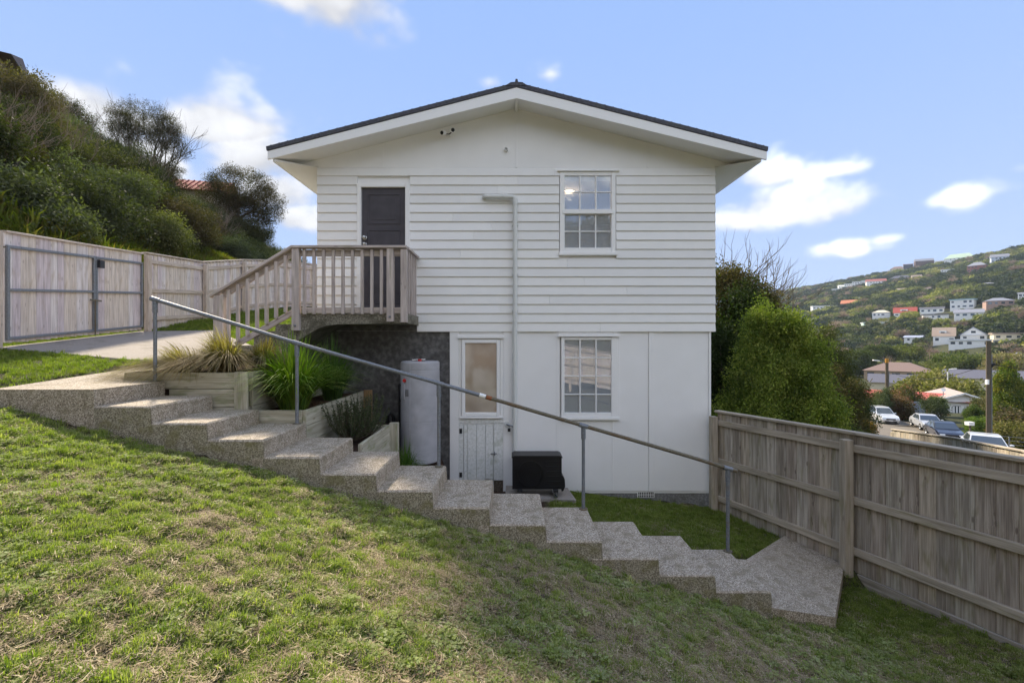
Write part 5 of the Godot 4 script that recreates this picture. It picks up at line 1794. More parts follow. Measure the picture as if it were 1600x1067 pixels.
func build_street() -> void:
	var mid := [Vector2(11, 6), Vector2(16, 13), Vector2(22, 22), Vector2(30, 32), Vector2(36.5, 41), Vector2(40, 49), Vector2(40.5, 57), Vector2(37, 68), Vector2(30, 82)]
	var m := MB.new()
	for i in mid.size() - 1:
		for sub in 4:
			var f0 := sub / 4.0
			var f1 := (sub + 1) / 4.0
			var a: Vector2 = mid[i].lerp(mid[i + 1], f0)
			var b: Vector2 = mid[i].lerp(mid[i + 1], f1)
			var n: Vector2 = (mid[min(i + 1, mid.size() - 1)] - mid[i]).orthogonal().normalized() * 4.2
			m.quad(V(a.x - n.x, road_y(a.y), a.y - n.y), V(a.x + n.x, road_y(a.y), a.y + n.y), V(b.x + n.x, road_y(b.y), b.y + n.y), V(b.x - n.x, road_y(b.y), b.y - n.y))
	m.uv.clear()
	structure("road", m.mesh(), M.asphalt, "pale suburban road going downhill behind the fences", "road")
	car("parked_car", "white sport utility car with dark grille farthest down the street", V(41.6, road_y(52.0), 52.0), atan2(-0.3, 0.95), Color(0.88, 0.89, 0.90), true)
	car("parked_car", "silver sedan parked behind the dark blue one", V(42.4, road_y(47.0), 47.2), atan2(-0.45, 0.89), Color(0.80, 0.81, 0.83), false)
	car("parked_car", "dark blue-grey sedan parked between the two pale cars", V(37.6, road_y(40.0), 40.2), atan2(-0.5, 0.87), Color(0.20, 0.22, 0.28), false)
	car("parked_car", "white low car whose windscreen shows over the lower fence", V(28.7, road_y(28.0), 28.0), atan2(-0.62, 0.78), Color(0.88, 0.89, 0.90), false)
	# poles
	var p := thing("utility_pole", "dark square utility pole beside the hedge with a grey conduit", "pole", V(32.0, ground_y(32.0, 31.0), 31.0))
	var top := 0.05 - p.position.y
	beam(p, "shaft", Vector3(0, -0.5, 0), Vector3(0, top, 0), 0.24, 0.26, M.bark, Vector3(0.75, 0, 0.66), 0.02)
	tube(p, "conduit", [Vector3(0.19, 0, 0.02), Vector3(0.19, top - 0.9, 0.02)], 0.035, M.galv)
	beam(p, "meter_box", Vector3(-0.20, top * 0.62, 0.1), Vector3(-0.20, top * 0.62 + 0.32, 0.1), 0.14, 0.16, M.trim)
	beam(p, "bracket", Vector3(0.05, top - 1.75, 0.1), Vector3(0.28, top - 1.55, 0.1), 0.12, 0.12, M.black_matt)
	var l := thing("street_lamp", "slim street lamp pole with orange top and white lamp arm", "street lamp", V(47.5, ground_y(47.5, 58.5), 58.5))
	var lt := -2.2 - l.position.y
	tube(l, "pole", [Vector3(0, -0.5, 0), Vector3(0, lt, 0)], 0.17, M.bark)
	tube(l, "conduit", [Vector3(0.24, 0, 0), Vector3(0.24, lt - 1.6, 0)], 0.06, M.galv)
	tube(l, "pole_cap", [Vector3(0, lt - 0.5, 0), Vector3(0, lt + 0.03, 0)], 0.19, plain(Color(0.70, 0.50, 0.16)))
	tube(l, "arm", [Vector3(-0.1, lt - 0.6, 0), Vector3(-0.7, lt - 0.3, 0), Vector3(-1.1, lt - 0.22, 0)], 0.05, M.galv)
	beam(l, "lamp_head", Vector3(-1.75, lt - 0.16, 0), Vector3(-1.0, lt - 0.24, 0), 0.12, 0.25, M.trim, Vector3.UP)
	var l2 := thing("street_lamp", "small white street lamp among the yellow-green trees", "street lamp", V(75.5, ground_y(75.5, 80), 80))
	var t2 := -4.8 - l2.position.y
	tube(l2, "pole", [Vector3(0, -0.5, 0), Vector3(0, t2 - 0.5, 0), Vector3(0.3, t2, 0), Vector3(0.9, t2 + 0.05, 0)], 0.07, M.trim)
	beam(l2, "lamp_head", Vector3(0.7, t2 + 0.06, 0), Vector3(1.5, t2 + 0.1, 0), 0.1, 0.25, M.trim, Vector3.UP)
	# cables
	for k in 2:
		var w := thing("overhead_cable", "thin dark overhead cable sagging from the utility pole" if k == 0 else "thin dark overhead cable running from the pole to the right", "cable", V(32.0, -1.5, 31.0))
		var e: Vector3 = [V(47.5, -3.6, 58.5), V(40.0, -1.9, 22.0)][k] - w.position
		var pts := []
		for q in 13:
			var f := q / 12.0
			pts.append(e * f + Vector3.DOWN * 4.0 * f * (1 - f) * (1.1 if k == 0 else 0.5))
		tube(w, "wire", pts, 0.022, M.black_matt, 4)
	# white gabled house by the hedge
	var g := thing("street_house", "white gabled bungalow with pale roof and two tall windows beyond the hedge", "house", V(64.6, -11.2, 66.0), "", -0.55)
	var b := MB.new()
	b.box(Vector3(-3.1, -2, -9), Vector3(3.1, 2.5, 0))
	b.tri(Vector3(-3.1, 2.5, 0), Vector3(3.1, 2.5, 0), Vector3(0, 3.75, 0))
	b.uv.clear()
	part(g, "wall", b.mesh(), plain(Color(0.94, 0.94, 0.94)))
	part(g, "roof", roof_mesh("gableF", 6.2, 9.0, 2.5, 1.35, 0.6), plain(Color(0.66, 0.60, 0.57)), Transform3D(Basis(), Vector3(0, 0.02, -4.5)))
	for s in [-1.0, 1.0]:
		beam(g, "barge_board", Vector3(3.7 * s, 2.42, 0.62), Vector3(0, 3.82, 0.62), 0.22, 0.06, M.trim, Vector3.UP)
	for k in 2:
		var wn := part(g, "window", beam_mesh(0.85, 1.75, 0.06, 0), M.dark_glass, Transform3D(Basis(), Vector3(-0.75 + k * 1.25, 0.2, 0.03)))
		for q in 3:
			beam(wn, "curtain", Vector3(-0.32 + q * 0.32, 0.05, 0.035), Vector3(-0.32 + q * 0.32, 1.7, 0.035), 0.16, 0.01, M.trim)
	tube(g, "dish", [Vector3(-2.0, 3.0, -1), Vector3(-2.0, 4.0, -1)], 0.05, M.galv)
	part(g, "dish", lathe([Vector2(0, 0), Vector2(0.17, 0.03), Vector2(0.28, 0.09)], 14), M.trim, Transform3D(Basis(Vector3.RIGHT, 1.2), Vector3(-2.0, 4.1, -1)))
	var rr := thing("street_house", "low house with long rusty red roof behind the street shrubs", "house", V(61.0, -11.0, 70.0), "", -0.75)
	part(rr, "wall", box_mesh(Vector3(-6, -2, -4), Vector3(6, 2.2, 0)), plain(Color(0.85, 0.8, 0.76)))
	part(rr, "roof", roof_mesh("gable", 12.0, 5.0, 2.2, 1.0, 0.4), plain(Color(0.70, 0.36, 0.32)), Transform3D(Basis(), Vector3(0, 0.02, -2)))
	# steel panel fence
	var f := thing("panel_fence", "grey and white steel panel fence beside the road", "fence", V(47.2, road_y(55), 55))
	for k in 5:
		var a := Vector3(k * 0.62, -0.4, k * 0.25)
		beam(f, "panel", a, a + Vector3.UP * 2.4, 0.64, 0.05, plain(Color(0.52, 0.56, 0.62) if k < 3 else Color(0.86, 0.86, 0.84)), Vector3(0.93, 0, 0.37))
	beam(f, "post", Vector3(1.6, -0.4, 0.72), Vector3(1.6, 2.0, 0.72), 0.14, 0.14, plain(Color(0.78, 0.5, 0.42)))
	# brick garden wall and timber fence in front of the white bungalow
	var bwall := thing("garden_fence", "low brown timber fence in front of the white bungalow", "fence", V(55.0, -10.6, 60.5))
	for k in 16:
		var a := Vector3(k * 0.62, -0.8, k * 0.42)
		beam(bwall, "board", a, a + Vector3.UP * rf(1.7, 2.0), 0.58, 0.05, plain([Color(0.62, 0.44, 0.34), Color(0.42, 0.30, 0.25), Color(0.72, 0.55, 0.44)][k % 3]), Vector3(0.83, 0, 0.55))
	var mb := thing("letterbox", "small white letterbox on a post by the hedge", "letterbox", V(38.3, ground_y(38.3, 38.6), 38.6))
	beam(mb, "post", Vector3(0, -0.3, 0), Vector3(0, 1.5, 0), 0.1, 0.1, M.bark)
	part(mb, "box", extrude([Vector2(-0.22, 1.5), Vector2(0.22, 1.5), Vector2(0.24, 1.78), Vector2(-0.24, 1.78)], 0.4), M.trim, Transform3D(Basis(), Vector3(0, 0, -0.25)))
	var wf := thing("wire_fence", "grey wire mesh fence in front of the letterbox", "fence", V(33.5, ground_y(33.5, 33.5), 33.5))
	for k in 8:
		var a := Vector3(k * 0.75, -0.3 , k * 0.5)
		tube(wf, "post", [a, a + Vector3.UP * 1.5], 0.035, M.galv, 6)
	for k in 5:
		tube(wf, "wire", [Vector3(0, 0.1 + k * 0.28, 0), Vector3(5.25, 0.1 + k * 0.28, 3.5)], 0.018, M.galv, 5)

func box_mesh(lo: Vector3, hi: Vector3) -> ArrayMesh:
	var b := MB.new()
	b.box(lo, hi)
	b.uv.clear()
	return b.mesh()

func road_y(d: float) -> float:
	return street_y(d) + 0.25

# ---------------------------------------------------------------- trees and shrubs
func lobes_for(w: float, h: float, n: int, base := 0.35) -> Array:
	# many small uneven heads on a rough dome, with hollows between them
	var out := [[Vector3(0, h * 0.5, 0), Vector3(w * 0.28, h * 0.34, w * 0.27)]]
	for i in n * 3:
		var a := i * 2.4 + rf(-0.5, 0.5)
		var f := rf(base * 0.6, 0.93)
		var k := rf(0.09, 0.21)
		var s := pow(sin(PI * clampf(f * 0.86 + 0.12, 0.1, 0.97)), 0.7) * rf(0.75, 1.12)
		out.append([Vector3(cos(a) * w * 0.38 * s, h * f, sin(a) * w * 0.38 * s), Vector3(w * k, h * k * rf(0.6, 1.0), w * k)])
	return out

func shades(cols: Array, k: float) -> Array:
	var out := []
	for c in cols:
		out.append(Color(c.r * k, c.g * k, c.b * k))
	return out

func build_plants() -> void:
	var fine := clump_mesh(60, 0.34, 0.16)
	var fine2 := clump_mesh(46, 0.42, 0.22)
	var small := clump_mesh(80, 0.24, 0.10)
	var twig := twig_crown(90)
	# the big sunlit bush right of the house
	var lime := [Color(0.24, 0.29, 0.05), Color(0.17, 0.22, 0.045), Color(0.34, 0.36, 0.08), Color(0.11, 0.16, 0.035)]
	var by := ground_y(6.4, 10.8)
	var lob := []
	for i in 62:
		var f := pow(rng.randf(), 0.8)
		var y := 0.35 + 3.9 * f
		var half := lerpf(1.36, 0.34, pow(f, 1.7)) * rf(0.5, 1.1)
		var a := i * 2.4 + rf(-0.3, 0.3)
		var k := rf(0.22, 0.50) * lerpf(1.1, 0.7, f)
		lob.append([Vector3(cos(a) * half, y, sin(a) * half), Vector3(k, k * rf(0.9, 1.5), k)])
	for i in 34:      # shoots standing out of the outline
		var f := rng.randf()
		var half := lerpf(1.42, 0.36, pow(f, 1.6)) * rf(0.9, 1.12)
		var a := i * 2.4
		lob.append([Vector3(cos(a) * half, 0.7 + 3.9 * f, sin(a) * half), Vector3(0.12, rf(0.25, 0.45), 0.12)])
	lob.append([Vector3(0, 1.8, 0), Vector3(0.7, 1.5, 0.7)])
	bush("broadleaf_bush", "large bright green bush standing right beside the house", "bush", V(6.2, by, 10.8), lob, 3300, 0.24, clump_mesh(64, 0.26, 0.11), lime, "", null, 0.25)
	# dark growth between the house and the bush
	var dark := [Color(0.035, 0.055, 0.02), Color(0.055, 0.08, 0.028), Color(0.08, 0.10, 0.04)]
	bush("evergreen_tree", "dark evergreen tree tight against the house wall behind the bush", "tree", V(6.3, ground_y(6.3, 13.2), 13.2), lobes_for(2.6, 5.2, 7), 1000, 0.34, small, dark)
	var tf := bush("shaggy_tree", "shaggy brown-green tree with hanging dead fronds behind the house corner", "tree", V(6.6, ground_y(6.6, 14.0), 14.0), [[Vector3(-0.1, 5.3, 0), Vector3(0.9, 1.0, 0.9)], [Vector3(0.5, 4.7, 0.2), Vector3(0.7, 0.8, 0.7)], [Vector3(-0.3, 6.0, 0), Vector3(0.55, 0.4, 0.6)], [Vector3(0.8, 5.2, 0), Vector3(0.55, 0.6, 0.5)]], 420, 0.34, small, [Color(0.10, 0.085, 0.04), Color(0.15, 0.11, 0.055), Color(0.07, 0.08, 0.03), Color(0.19, 0.14, 0.06)])
	for k in 9:
		var m := MB.new()
		var a := TAU * k / 9.0
		var out := Vector3(cos(a), 0, sin(a))
		for j in 22:
			var s := (j + 1) / 23.0
			var p := Vector3(-0.2, 4.3, 0.4) + out * 1.1 * s + Vector3.UP * (0.5 * s - 1.0 * s * s)
			for e in [-1.0, 1.0]:
				leaf_quad(m, p, (out.cross(Vector3.UP) * e + out * 0.4 - Vector3.UP * 0.3).normalized(), Vector3.UP, 0.22 * sin(PI * s) + 0.02, 0.035)
				for q in 6:
					m.c.append(Color(0.16, 0.20, 0.06) if k % 2 else Color(0.17, 0.095, 0.05))
		m.uv.clear()
		part(tf, "frond", m.mesh(), M.leaf)
	var bt := thing("bare_tree", "leafless tree with spreading twigs rising behind the house corner", "tree", V(6.6, ground_y(6.6, 15.0), 15.0))
	var bm := MB.new()
	tube_into(bm, [Vector3(0, -0.3, 0), Vector3(0.1, 2.5, 0), Vector3(0.0, 4.6, 0)], [0.16, 0.13, 0.10], 8)
	for q in [[0.55, 0.9], [0.95, 0.62], [1.3, 0.4], [0.2, 1.2], [-0.3, 1.0], [0.75, 0.9], [1.2, 0.25], [1.0, 0.8]]:
		branch_into(bm, Vector3(0.0, 4.3 + rf(-0.6, 0.1), 0), Vector3(q[0] * 1.25, q[1], rf(-0.4, 0.3)).normalized(), rf(1.15, 1.45), 0.06, 4, 0.42, 0.12)
	bm.uv.clear()
	part(bt, "trunk", bm.mesh(), M.bark)
	var wh := []
	var cc := []
	for i in 160:
		wh.append(Transform3D(Basis(rdir(), rf(0, TAU)).scaled(Vector3.ONE * 0.07), Vector3(rf(-0.4, 2.2), rf(5.0, 7.0), rf(-0.8, 0.8))))
		cc.append(tint([Color(0.16, 0.12, 0.08), Color(0.2, 0.2, 0.08)]))
	# trees down the bank behind the bush
	var olive := [Color(0.09, 0.10, 0.035), Color(0.13, 0.13, 0.04), Color(0.06, 0.075, 0.028)]
	bush("bank_tree", "olive tree with reddish tips between the bush and the street", "tree", V(16.5, ground_y(16.5, 24.0), 24.0), lobes_for(3.6, 5.6, 8), 900, 0.48, small, [Color(0.10, 0.09, 0.035), Color(0.14, 0.10, 0.04), Color(0.06, 0.07, 0.028)])
	bush("bank_tree", "dark round tree below the olive one", "tree", V(13.3, ground_y(13.3, 19.5), 19.5), lobes_for(2.4, 3.2, 7), 650, 0.38, small, dark)
	bush("bank_tree", "dense blackish shrub hanging over the road edge", "shrub", V(12.3, ground_y(12.3, 17.6), 17.6), lobes_for(1.9, 2.4, 6), 520, 0.30, small, [Color(0.04, 0.05, 0.03), Color(0.06, 0.075, 0.045), Color(0.085, 0.10, 0.06)])
	bush("bank_tree", "wide dark tree above the road between bush and lamp post", "tree", V(23.2, ground_y(23.2, 33.0), 33.0), lobes_for(4.2, 5.0, 8), 800, 0.55, small, dark)
	bush("bank_tree", "tall olive tree behind the big green bush", "tree", V(17.5, ground_y(17.5, 26.5), 26.5), lobes_for(3.4, 7.6, 8), 900, 0.48, small, olive)
	bush("flowering_shrub", "small shrub with orange flowers beside the dark tree", "shrub", V(22.8, ground_y(22.8, 30.0), 30.0), lobes_for(1.3, 2.2, 5), 260, 0.3, fine, [Color(0.40, 0.22, 0.03), Color(0.12, 0.12, 0.03), Color(0.30, 0.12, 0.05)])
	# street-side planting
	var street := [
		["round grey-green shrub standing behind the silver sedan", 45.8, 50.0, 2.8, 3.3, [Color(0.08, 0.10, 0.05), Color(0.12, 0.14, 0.07), Color(0.06, 0.075, 0.04)], "street_shrub"],
		["reddish-brown shrub left of the steel panel fence", 45.5, 55.5, 4.6, 3.6, [Color(0.20, 0.09, 0.06), Color(0.24, 0.14, 0.08), Color(0.10, 0.10, 0.04)], "street_shrub"],
		["grey-green shrub beside the lamp post", 43.6, 54.5, 2.6, 4.0, [Color(0.09, 0.12, 0.05), Color(0.13, 0.15, 0.08)], "street_shrub"],
		["second reddish shrub along the panel fence", 48.5, 57.0, 4.2, 3.9, [Color(0.13, 0.13, 0.05), Color(0.22, 0.12, 0.07), Color(0.10, 0.12, 0.04)], "street_shrub"],
		["bright green low shrub at the bungalow's left corner", 53.5, 58.5, 2.4, 3.0, [Color(0.16, 0.24, 0.05), Color(0.22, 0.28, 0.06)], "street_shrub"],
		["pale grey-green shrub at the bungalow's right corner", 58.6, 56.5, 3.4, 2.6, [Color(0.17, 0.16, 0.08), Color(0.12, 0.13, 0.06), Color(0.22, 0.18, 0.10)], "street_shrub"],
		["green shrub under the bungalow's right window", 55.0, 55.0, 2.0, 1.7, [Color(0.10, 0.15, 0.04), Color(0.15, 0.19, 0.06)], "street_shrub"],
		["brown dense shrub below the cypress", 42.5, 38.0, 4.4, 2.8, [Color(0.11, 0.085, 0.05), Color(0.15, 0.11, 0.06), Color(0.09, 0.09, 0.045)], "street_shrub"],
		["low olive shrub at the foot of the utility pole", 37.0, 33.5, 3.4, 2.0, [Color(0.15, 0.14, 0.05), Color(0.20, 0.18, 0.06)], "street_shrub"],
		["small orange shrub left of the utility pole", 38.0, 36.0, 1.6, 1.5, [Color(0.38, 0.20, 0.03), Color(0.28, 0.17, 0.04)], "street_shrub"],
		["spreading yellow-green tree in front of the slate roof", 75.5, 82.0, 10.0, 5.4, [Color(0.27, 0.25, 0.07), Color(0.20, 0.20, 0.06), Color(0.32, 0.29, 0.10)], "valley_tree"],
		["second yellow-green tree right of the spreading one", 79.0, 79.0, 4.6, 3.4, [Color(0.24, 0.24, 0.08), Color(0.18, 0.19, 0.06)], "valley_tree"],
		["round lime-green tree right of the lamp post", 141.0, 165.0, 11.0, 9.8, [Color(0.16, 0.18, 0.04), Color(0.22, 0.23, 0.05), Color(0.09, 0.11, 0.03)], "valley_tree"],
		["dark-hearted green tree behind the lamp post", 133.0, 168.0, 10.0, 10.0, [Color(0.13, 0.15, 0.035), Color(0.08, 0.10, 0.03)], "valley_tree"],
		["broad green tree in the middle of the valley", 133.0, 136.0, 16.0, 7.4, [Color(0.14, 0.17, 0.04), Color(0.20, 0.21, 0.06), Color(0.09, 0.12, 0.03)], "valley_tree"],
		["wide olive tree right of the broad green one", 140.0, 134.0, 11.0, 6.0, [Color(0.12, 0.13, 0.05), Color(0.17, 0.17, 0.06)], "valley_tree"],
		["tawny bare-looking tree beyond the cypress", 131.0, 121.0, 13.0, 7.4, [Color(0.30, 0.25, 0.13), Color(0.22, 0.20, 0.09), Color(0.34, 0.28, 0.16)], "valley_tree"],
		["olive tree left of the brown hip roof", 112.0, 150.0, 10.0, 9.0, [Color(0.10, 0.12, 0.035), Color(0.07, 0.09, 0.03)], "valley_tree"]]
	for s in street:
		var w: float = s[3]
		var t := bush(s[6], s[0], "tree" if s[6] == "valley_tree" else "shrub", V(s[1], ground_y(s[1], s[2]) - 0.2, s[2]), lobes_for(w, s[4], 8, 0.3 if w < 7 else 0.5), int(clampf(180 + w * 40, 200, 700)), clampf(w * 0.11, 0.28, 1.3), fine2, s[5], "plants along the street" if s[6] == "street_shrub" else "trees in the valley")
	for q in [[147.0, 163.0, 12.0, 9.5, "pinkish leafless tree between the lime and broad green trees"], [148.0, 186.0, 14.0, 10.0, "pale bare tree above the lime-green tree"]]:
		var t := thing("valley_tree", q[4], "tree", V(q[0], ground_y(q[0], q[1]), q[1]), "trees in the valley")
		var m := MB.new()
		for k in 6:
			branch_into(m, Vector3(0, 1.0, 0), (Vector3.UP * 0.8 + rdir() * 0.9).normalized(), q[3] * 0.42, 0.16, 5, 0.5, 0.15)
		m.uv.clear()
		part(t, "trunk", m.mesh(), plain(Color(0.56, 0.46, 0.39)))
	# hedge
	var hd := thing("hedge", "clipped light green hedge in front of the bungalow", "hedge", V(44.0, ground_y(44.0, 44.0), 44.0))
	var hl := []
	for k in 11:
		hl.append([Vector3(k * 0.85, 0.9, k * 0.45), Vector3(0.75, 0.95, 0.6)])
	crown(hd, hl, 900, 0.30, fine, [Color(0.16, 0.23, 0.04), Color(0.22, 0.29, 0.05), Color(0.11, 0.17, 0.03)], M.leaf)
	# cypress
	var cy := thing("cypress_tree", "bright golden-green cypress with two pointed tops right of the pole", "tree", V(54.5, ground_y(54.5, 50.5), 50.5))
	part(cy, "trunk", trunk_mesh(2.0, 0.2, []), M.bark)
	crown(cy, [[Vector3(-0.2, 2.6, 0), Vector3(1.5, 2.8, 1.4)], [Vector3(-0.2, 4.6, 0), Vector3(0.75, 2.0, 0.8)], [Vector3(-0.95, 4.6, 0), Vector3(0.65, 1.1, 0.7)], [Vector3(1.4, 2.6, 0.3), Vector3(1.1, 2.2, 1.1)], [Vector3(-0.1, 5.9, 0), Vector3(0.36, 1.1, 0.4)]], 1100, 0.40, fine2, [Color(0.13, 0.19, 0.03), Color(0.20, 0.24, 0.035), Color(0.08, 0.12, 0.025), Color(0.30, 0.27, 0.04)], M.leaf)

	# the bushy bank on the left
	var bank := [[Color(0.075, 0.082, 0.045), Color(0.105, 0.115, 0.065), Color(0.055, 0.062, 0.035)], [Color(0.10, 0.10, 0.045), Color(0.15, 0.145, 0.065), Color(0.07, 0.075, 0.035)], [Color(0.10, 0.07, 0.045), Color(0.075, 0.065, 0.035), Color(0.13, 0.10, 0.06)], [Color(0.14, 0.155, 0.06), Color(0.20, 0.20, 0.08), Color(0.10, 0.12, 0.05)]]
	var words := ["dark green", "olive", "brownish", "pale yellow-green"]
	var spots := [
		# x, d, width, height, palette
		[-11.9, 10.6, 3.2, 3.0, 0], [-13.4, 13.2, 3.8, 3.6, 0], [-15.3, 12.6, 3.2, 3.4, 2], [-17.6, 15.2, 4.2, 4.4, 0], [-16.0, 17.2, 4.0, 3.8, 0], [-19.8, 17.0, 4.0, 4.2, 3], [-15.2, 18.8, 3.8, 3.2, 1], [-18.4, 20.4, 4.6, 4.4, 1],
		[-22.0, 20.0, 4.4, 4.8, 2], [-24.6, 21.5, 4.8, 4.4, 0], [-21.0, 23.6, 4.6, 4.4, 0], [-17.0, 22.4, 4.0, 3.6, 2], [-19.6, 26.4, 4.6, 4.0, 1], [-23.4, 27.0, 5.0, 5.0, 0], [-27.4, 25.2, 5.0, 4.4, 3], [-26.0, 30.0, 5.2, 5.0, 1],
		[-22.0, 30.4, 4.8, 4.2, 2], [-19.0, 30.0, 4.0, 3.6, 0], [-24.4, 34.6, 5.2, 4.6, 0], [-29.4, 32.4, 5.4, 4.6, 0], [-21.4, 34.6, 4.8, 4.4, 3], [-19.6, 35.4, 4.4, 4.2, 3], [-17.8, 33.4, 3.8, 3.2, 1], [-24.4, 39.6, 5.4, 4.8, 2],
		[-22.0, 40.4, 5.0, 5.6, 0], [-20.4, 39.4, 4.4, 4.4, 1], [-32.4, 32.0, 5.4, 4.6, 0], [-36.0, 35.0, 6.0, 4.6, 1], [-31.0, 38.6, 5.6, 4.4, 2], [-28.0, 40.2, 5.4, 4.6, 0], [-35.0, 31.0, 5.0, 4.0, 3], [-28.6, 28.4, 4.6, 3.8, 0],
		[-31.2, 28.4, 4.8, 4.0, 3], [-13.9, 10.6, 3.2, 3.2, 3], [-26.4, 36.4, 4.8, 4.2, 1], [-33.0, 36.4, 5.0, 4.0, 0], [-20.2, 33.0, 4.4, 3.4, 0], [-17.0, 35.8, 3.4, 3.0, 0], [-22.6, 37.4, 5.0, 4.4, 1]]
	var protos := []
	for s in spots:
		var pl: int = s[4]
		var hk := lerpf(0.52, 0.58, smoothstep(-0.85, -1.05, s[0] / s[1])) * rf(0.75, 1.3)
		bush("bank_shrub", "%s shrub growing in the thicket on the bank above the fence" % words[pl], "shrub", V(s[0], ground_y(s[0], s[1]) - 0.3, s[1]), lobes_for(s[2] * 1.12, s[3] * hk, 8), int(s[2] * 125), 0.40, small, shades(bank[pl], pick([0.55, 0.75, 0.9, 1.2, 1.5])), "thicket on the bank, %s" % words[pl])
	# dead and bare shrubs standing out of the thicket
	for q in [[-14.0, 12.0, 2.4], [-18.6, 17.6, 2.8], [-23.6, 24.0, 3.2], [-20.2, 25.0, 2.8], [-29.6, 29.6, 3.4], [-21.0, 32.0, 2.8], [-33.6, 33.6, 3.2]]:
		var t := thing("bare_shrub", "leafless grey-brown shrub standing out of the thicket on the bank", "shrub", V(q[0], ground_y(q[0], q[1]), q[1]), "bare shrubs on the bank")
		var m := MB.new()
		for k in 9:
			branch_into(m, Vector3.ZERO, (Vector3.UP + rdir() * 0.75).normalized(), q[2] * 0.46, 0.05, 4, 0.5, 0.15)
		m.uv.clear()
		part(t, "stems", m.mesh(), plain(Color(0.50, 0.44, 0.38), 0.9))
	# the open-crowned tree against the cloud
	var ot := thing("open_tree", "thin-leaved tree with bare grey stems standing above the thicket against the cloud", "tree", V(-26.8, ground_y(-26.8, 33.6), 33.6))
	var om := MB.new()
	var ends := []
	for k in 11:
		var a := TAU * k / 11.0
		branch_into(om, Vector3(rf(-0.2, 0.2), 0.6, 0), Vector3(cos(a) * 0.62 + 0.12, 1.0, sin(a) * 0.5).normalized(), 2.3, 0.085, 4, 0.42, 0.2)
	om.uv.clear()
	part(ot, "trunk", om.mesh(), M.bark)
	crown(ot, [[Vector3(0.1, 5.9, 0), Vector3(2.3, 1.3, 2.0)], [Vector3(-1.2, 5.0, 0), Vector3(1.3, 1.2, 1.3)], [Vector3(1.6, 4.8, 0), Vector3(1.1, 1.3, 1.1)], [Vector3(2.7, 3.7, 0.3), Vector3(0.8, 0.8, 0.8)], [Vector3(2.4, 2.2, 0.3), Vector3(0.7, 0.6, 0.8)]], 620, 0.30, small, [Color(0.07, 0.055, 0.035), Color(0.10, 0.085, 0.05), Color(0.05, 0.05, 0.03)], M.leaf, "crown", 0.3)
	bush("round_tree", "rounded dark bronze tree with an overhanging right side at the end of the thicket", "tree", V(-22.6, ground_y(-22.6, 38.0) - 0.2, 38.0), [[Vector3(0.2, 5.6, 0), Vector3(2.6, 1.5, 2.4)], [Vector3(-1.4, 4.8, 0), Vector3(1.6, 1.6, 1.6)], [Vector3(2.1, 4.2, 0), Vector3(1.6, 1.7, 1.6)], [Vector3(0.5, 3.2, 0), Vector3(2.2, 2.0, 2.0)]], 900, 0.40, small, [Color(0.075, 0.05, 0.03), Color(0.055, 0.055, 0.025), Color(0.10, 0.075, 0.04)])
	for q in [[-16.2, 34.0, "twiggy sapling"], [-14.6, 34.6, "thin bare sapling"]]:
		var t := thing("sapling", "%s sticking up at the foot of the bank" % q[2], "tree", V(q[0], ground_y(q[0], q[1]), q[1]))
		var m := MB.new()
		for k in 5:
			branch_into(m, Vector3.ZERO, (Vector3.UP + rdir() * 0.35).normalized(), 1.5, 0.03, 3, 0.4, 0.3)
		m.uv.clear()
		part(t, "trunk", m.mesh(), M.bark)
		crown(t, [[Vector3(0, 2.2, 0), Vector3(0.9, 1.4, 0.8)]], 40, 0.2, small, bank[1], M.leaf, "crown", 0.1)
	# rough grass on the bank below the shrubs
	var tuft := tuft_mesh(26, 0.32, 0.03, 0.25)
	var gw := []
	var gc := []
	for i in 15000:
		var d := rf(9.0, 42.0)
		var x := -8.7 - d * 0.02 - rf(0.0, 1.0) * (4.0 + d * 0.42)
		gw.append(Transform3D(Basis(Vector3.UP, rf(0, TAU)).scaled(Vector3.ONE * rf(0.8, 1.7)), V(x, ground_y(x, d) - 0.02, d)))
		gc.append(tint([Color(0.13, 0.15, 0.035), Color(0.17, 0.16, 0.05), Color(0.10, 0.13, 0.03), Color(0.20, 0.15, 0.07)], 0.2))
	tag(scatter(self, "bank_grass", tuft, M.blade, gw, gc), "long rough grass covering the bank below the shrubs", "grass", "", "stuff")
	# house roof on the bank and the building at the top
	var rh := thing("bank_house", "rusty red corrugated roof showing between the trees on the bank", "house", V(-31.0, 9.5, 43.0), "", 0.25)
	part(rh, "wall", box_mesh(Vector3(-3, 0, -4), Vector3(3.6, 4.6, 0)), plain(Color(0.7, 0.66, 0.6)))
	var rf2 := part(rh, "roof", roof_mesh("gable", 6.6, 4.5, 4.6, 1.6, 0.4), plain(Color(0.56, 0.20, 0.19), 0.9), Transform3D(Basis(), Vector3(0.3, 0, -2)))
	for k in 16:
		beam(rf2, "rib", Vector3(-3.6 + k * 0.48, 4.62, 2.66), Vector3(-3.6 + k * 0.48, 6.24, 0.0), 0.07, 0.06, plain(Color(0.50, 0.17, 0.17), 0.9))
	var th := thing("hilltop_house", "brown weatherboard house corner with glass railing at the top of the bank", "house", V(-37.3, 18.0, 33.0), "", 0.6)
	part(th, "wall", box_mesh(Vector3(-4, -2, -4), Vector3(0.4, 2.6, 0)), plain(Color(0.52, 0.42, 0.38)))
	part(th, "roof", roof_mesh("gable", 5.0, 4.4, 2.6, 1.0, 0.5), plain(Color(0.45, 0.4, 0.38)), Transform3D(Basis(), Vector3(-1.8, 0, -2)))
	for k in 6:
		beam(th, "railing_post", Vector3(0.5 + k * 0.7, -2.6 - k * 0.62, 0), Vector3(0.5 + k * 0.7, -0.4 - k * 0.62, 0), 0.06, 0.06, M.galv)
	beam(th, "railing", Vector3(0.4, -0.32, 0), Vector3(4.1, -3.6, 0), 0.08, 0.08, M.galv, Vector3.UP)
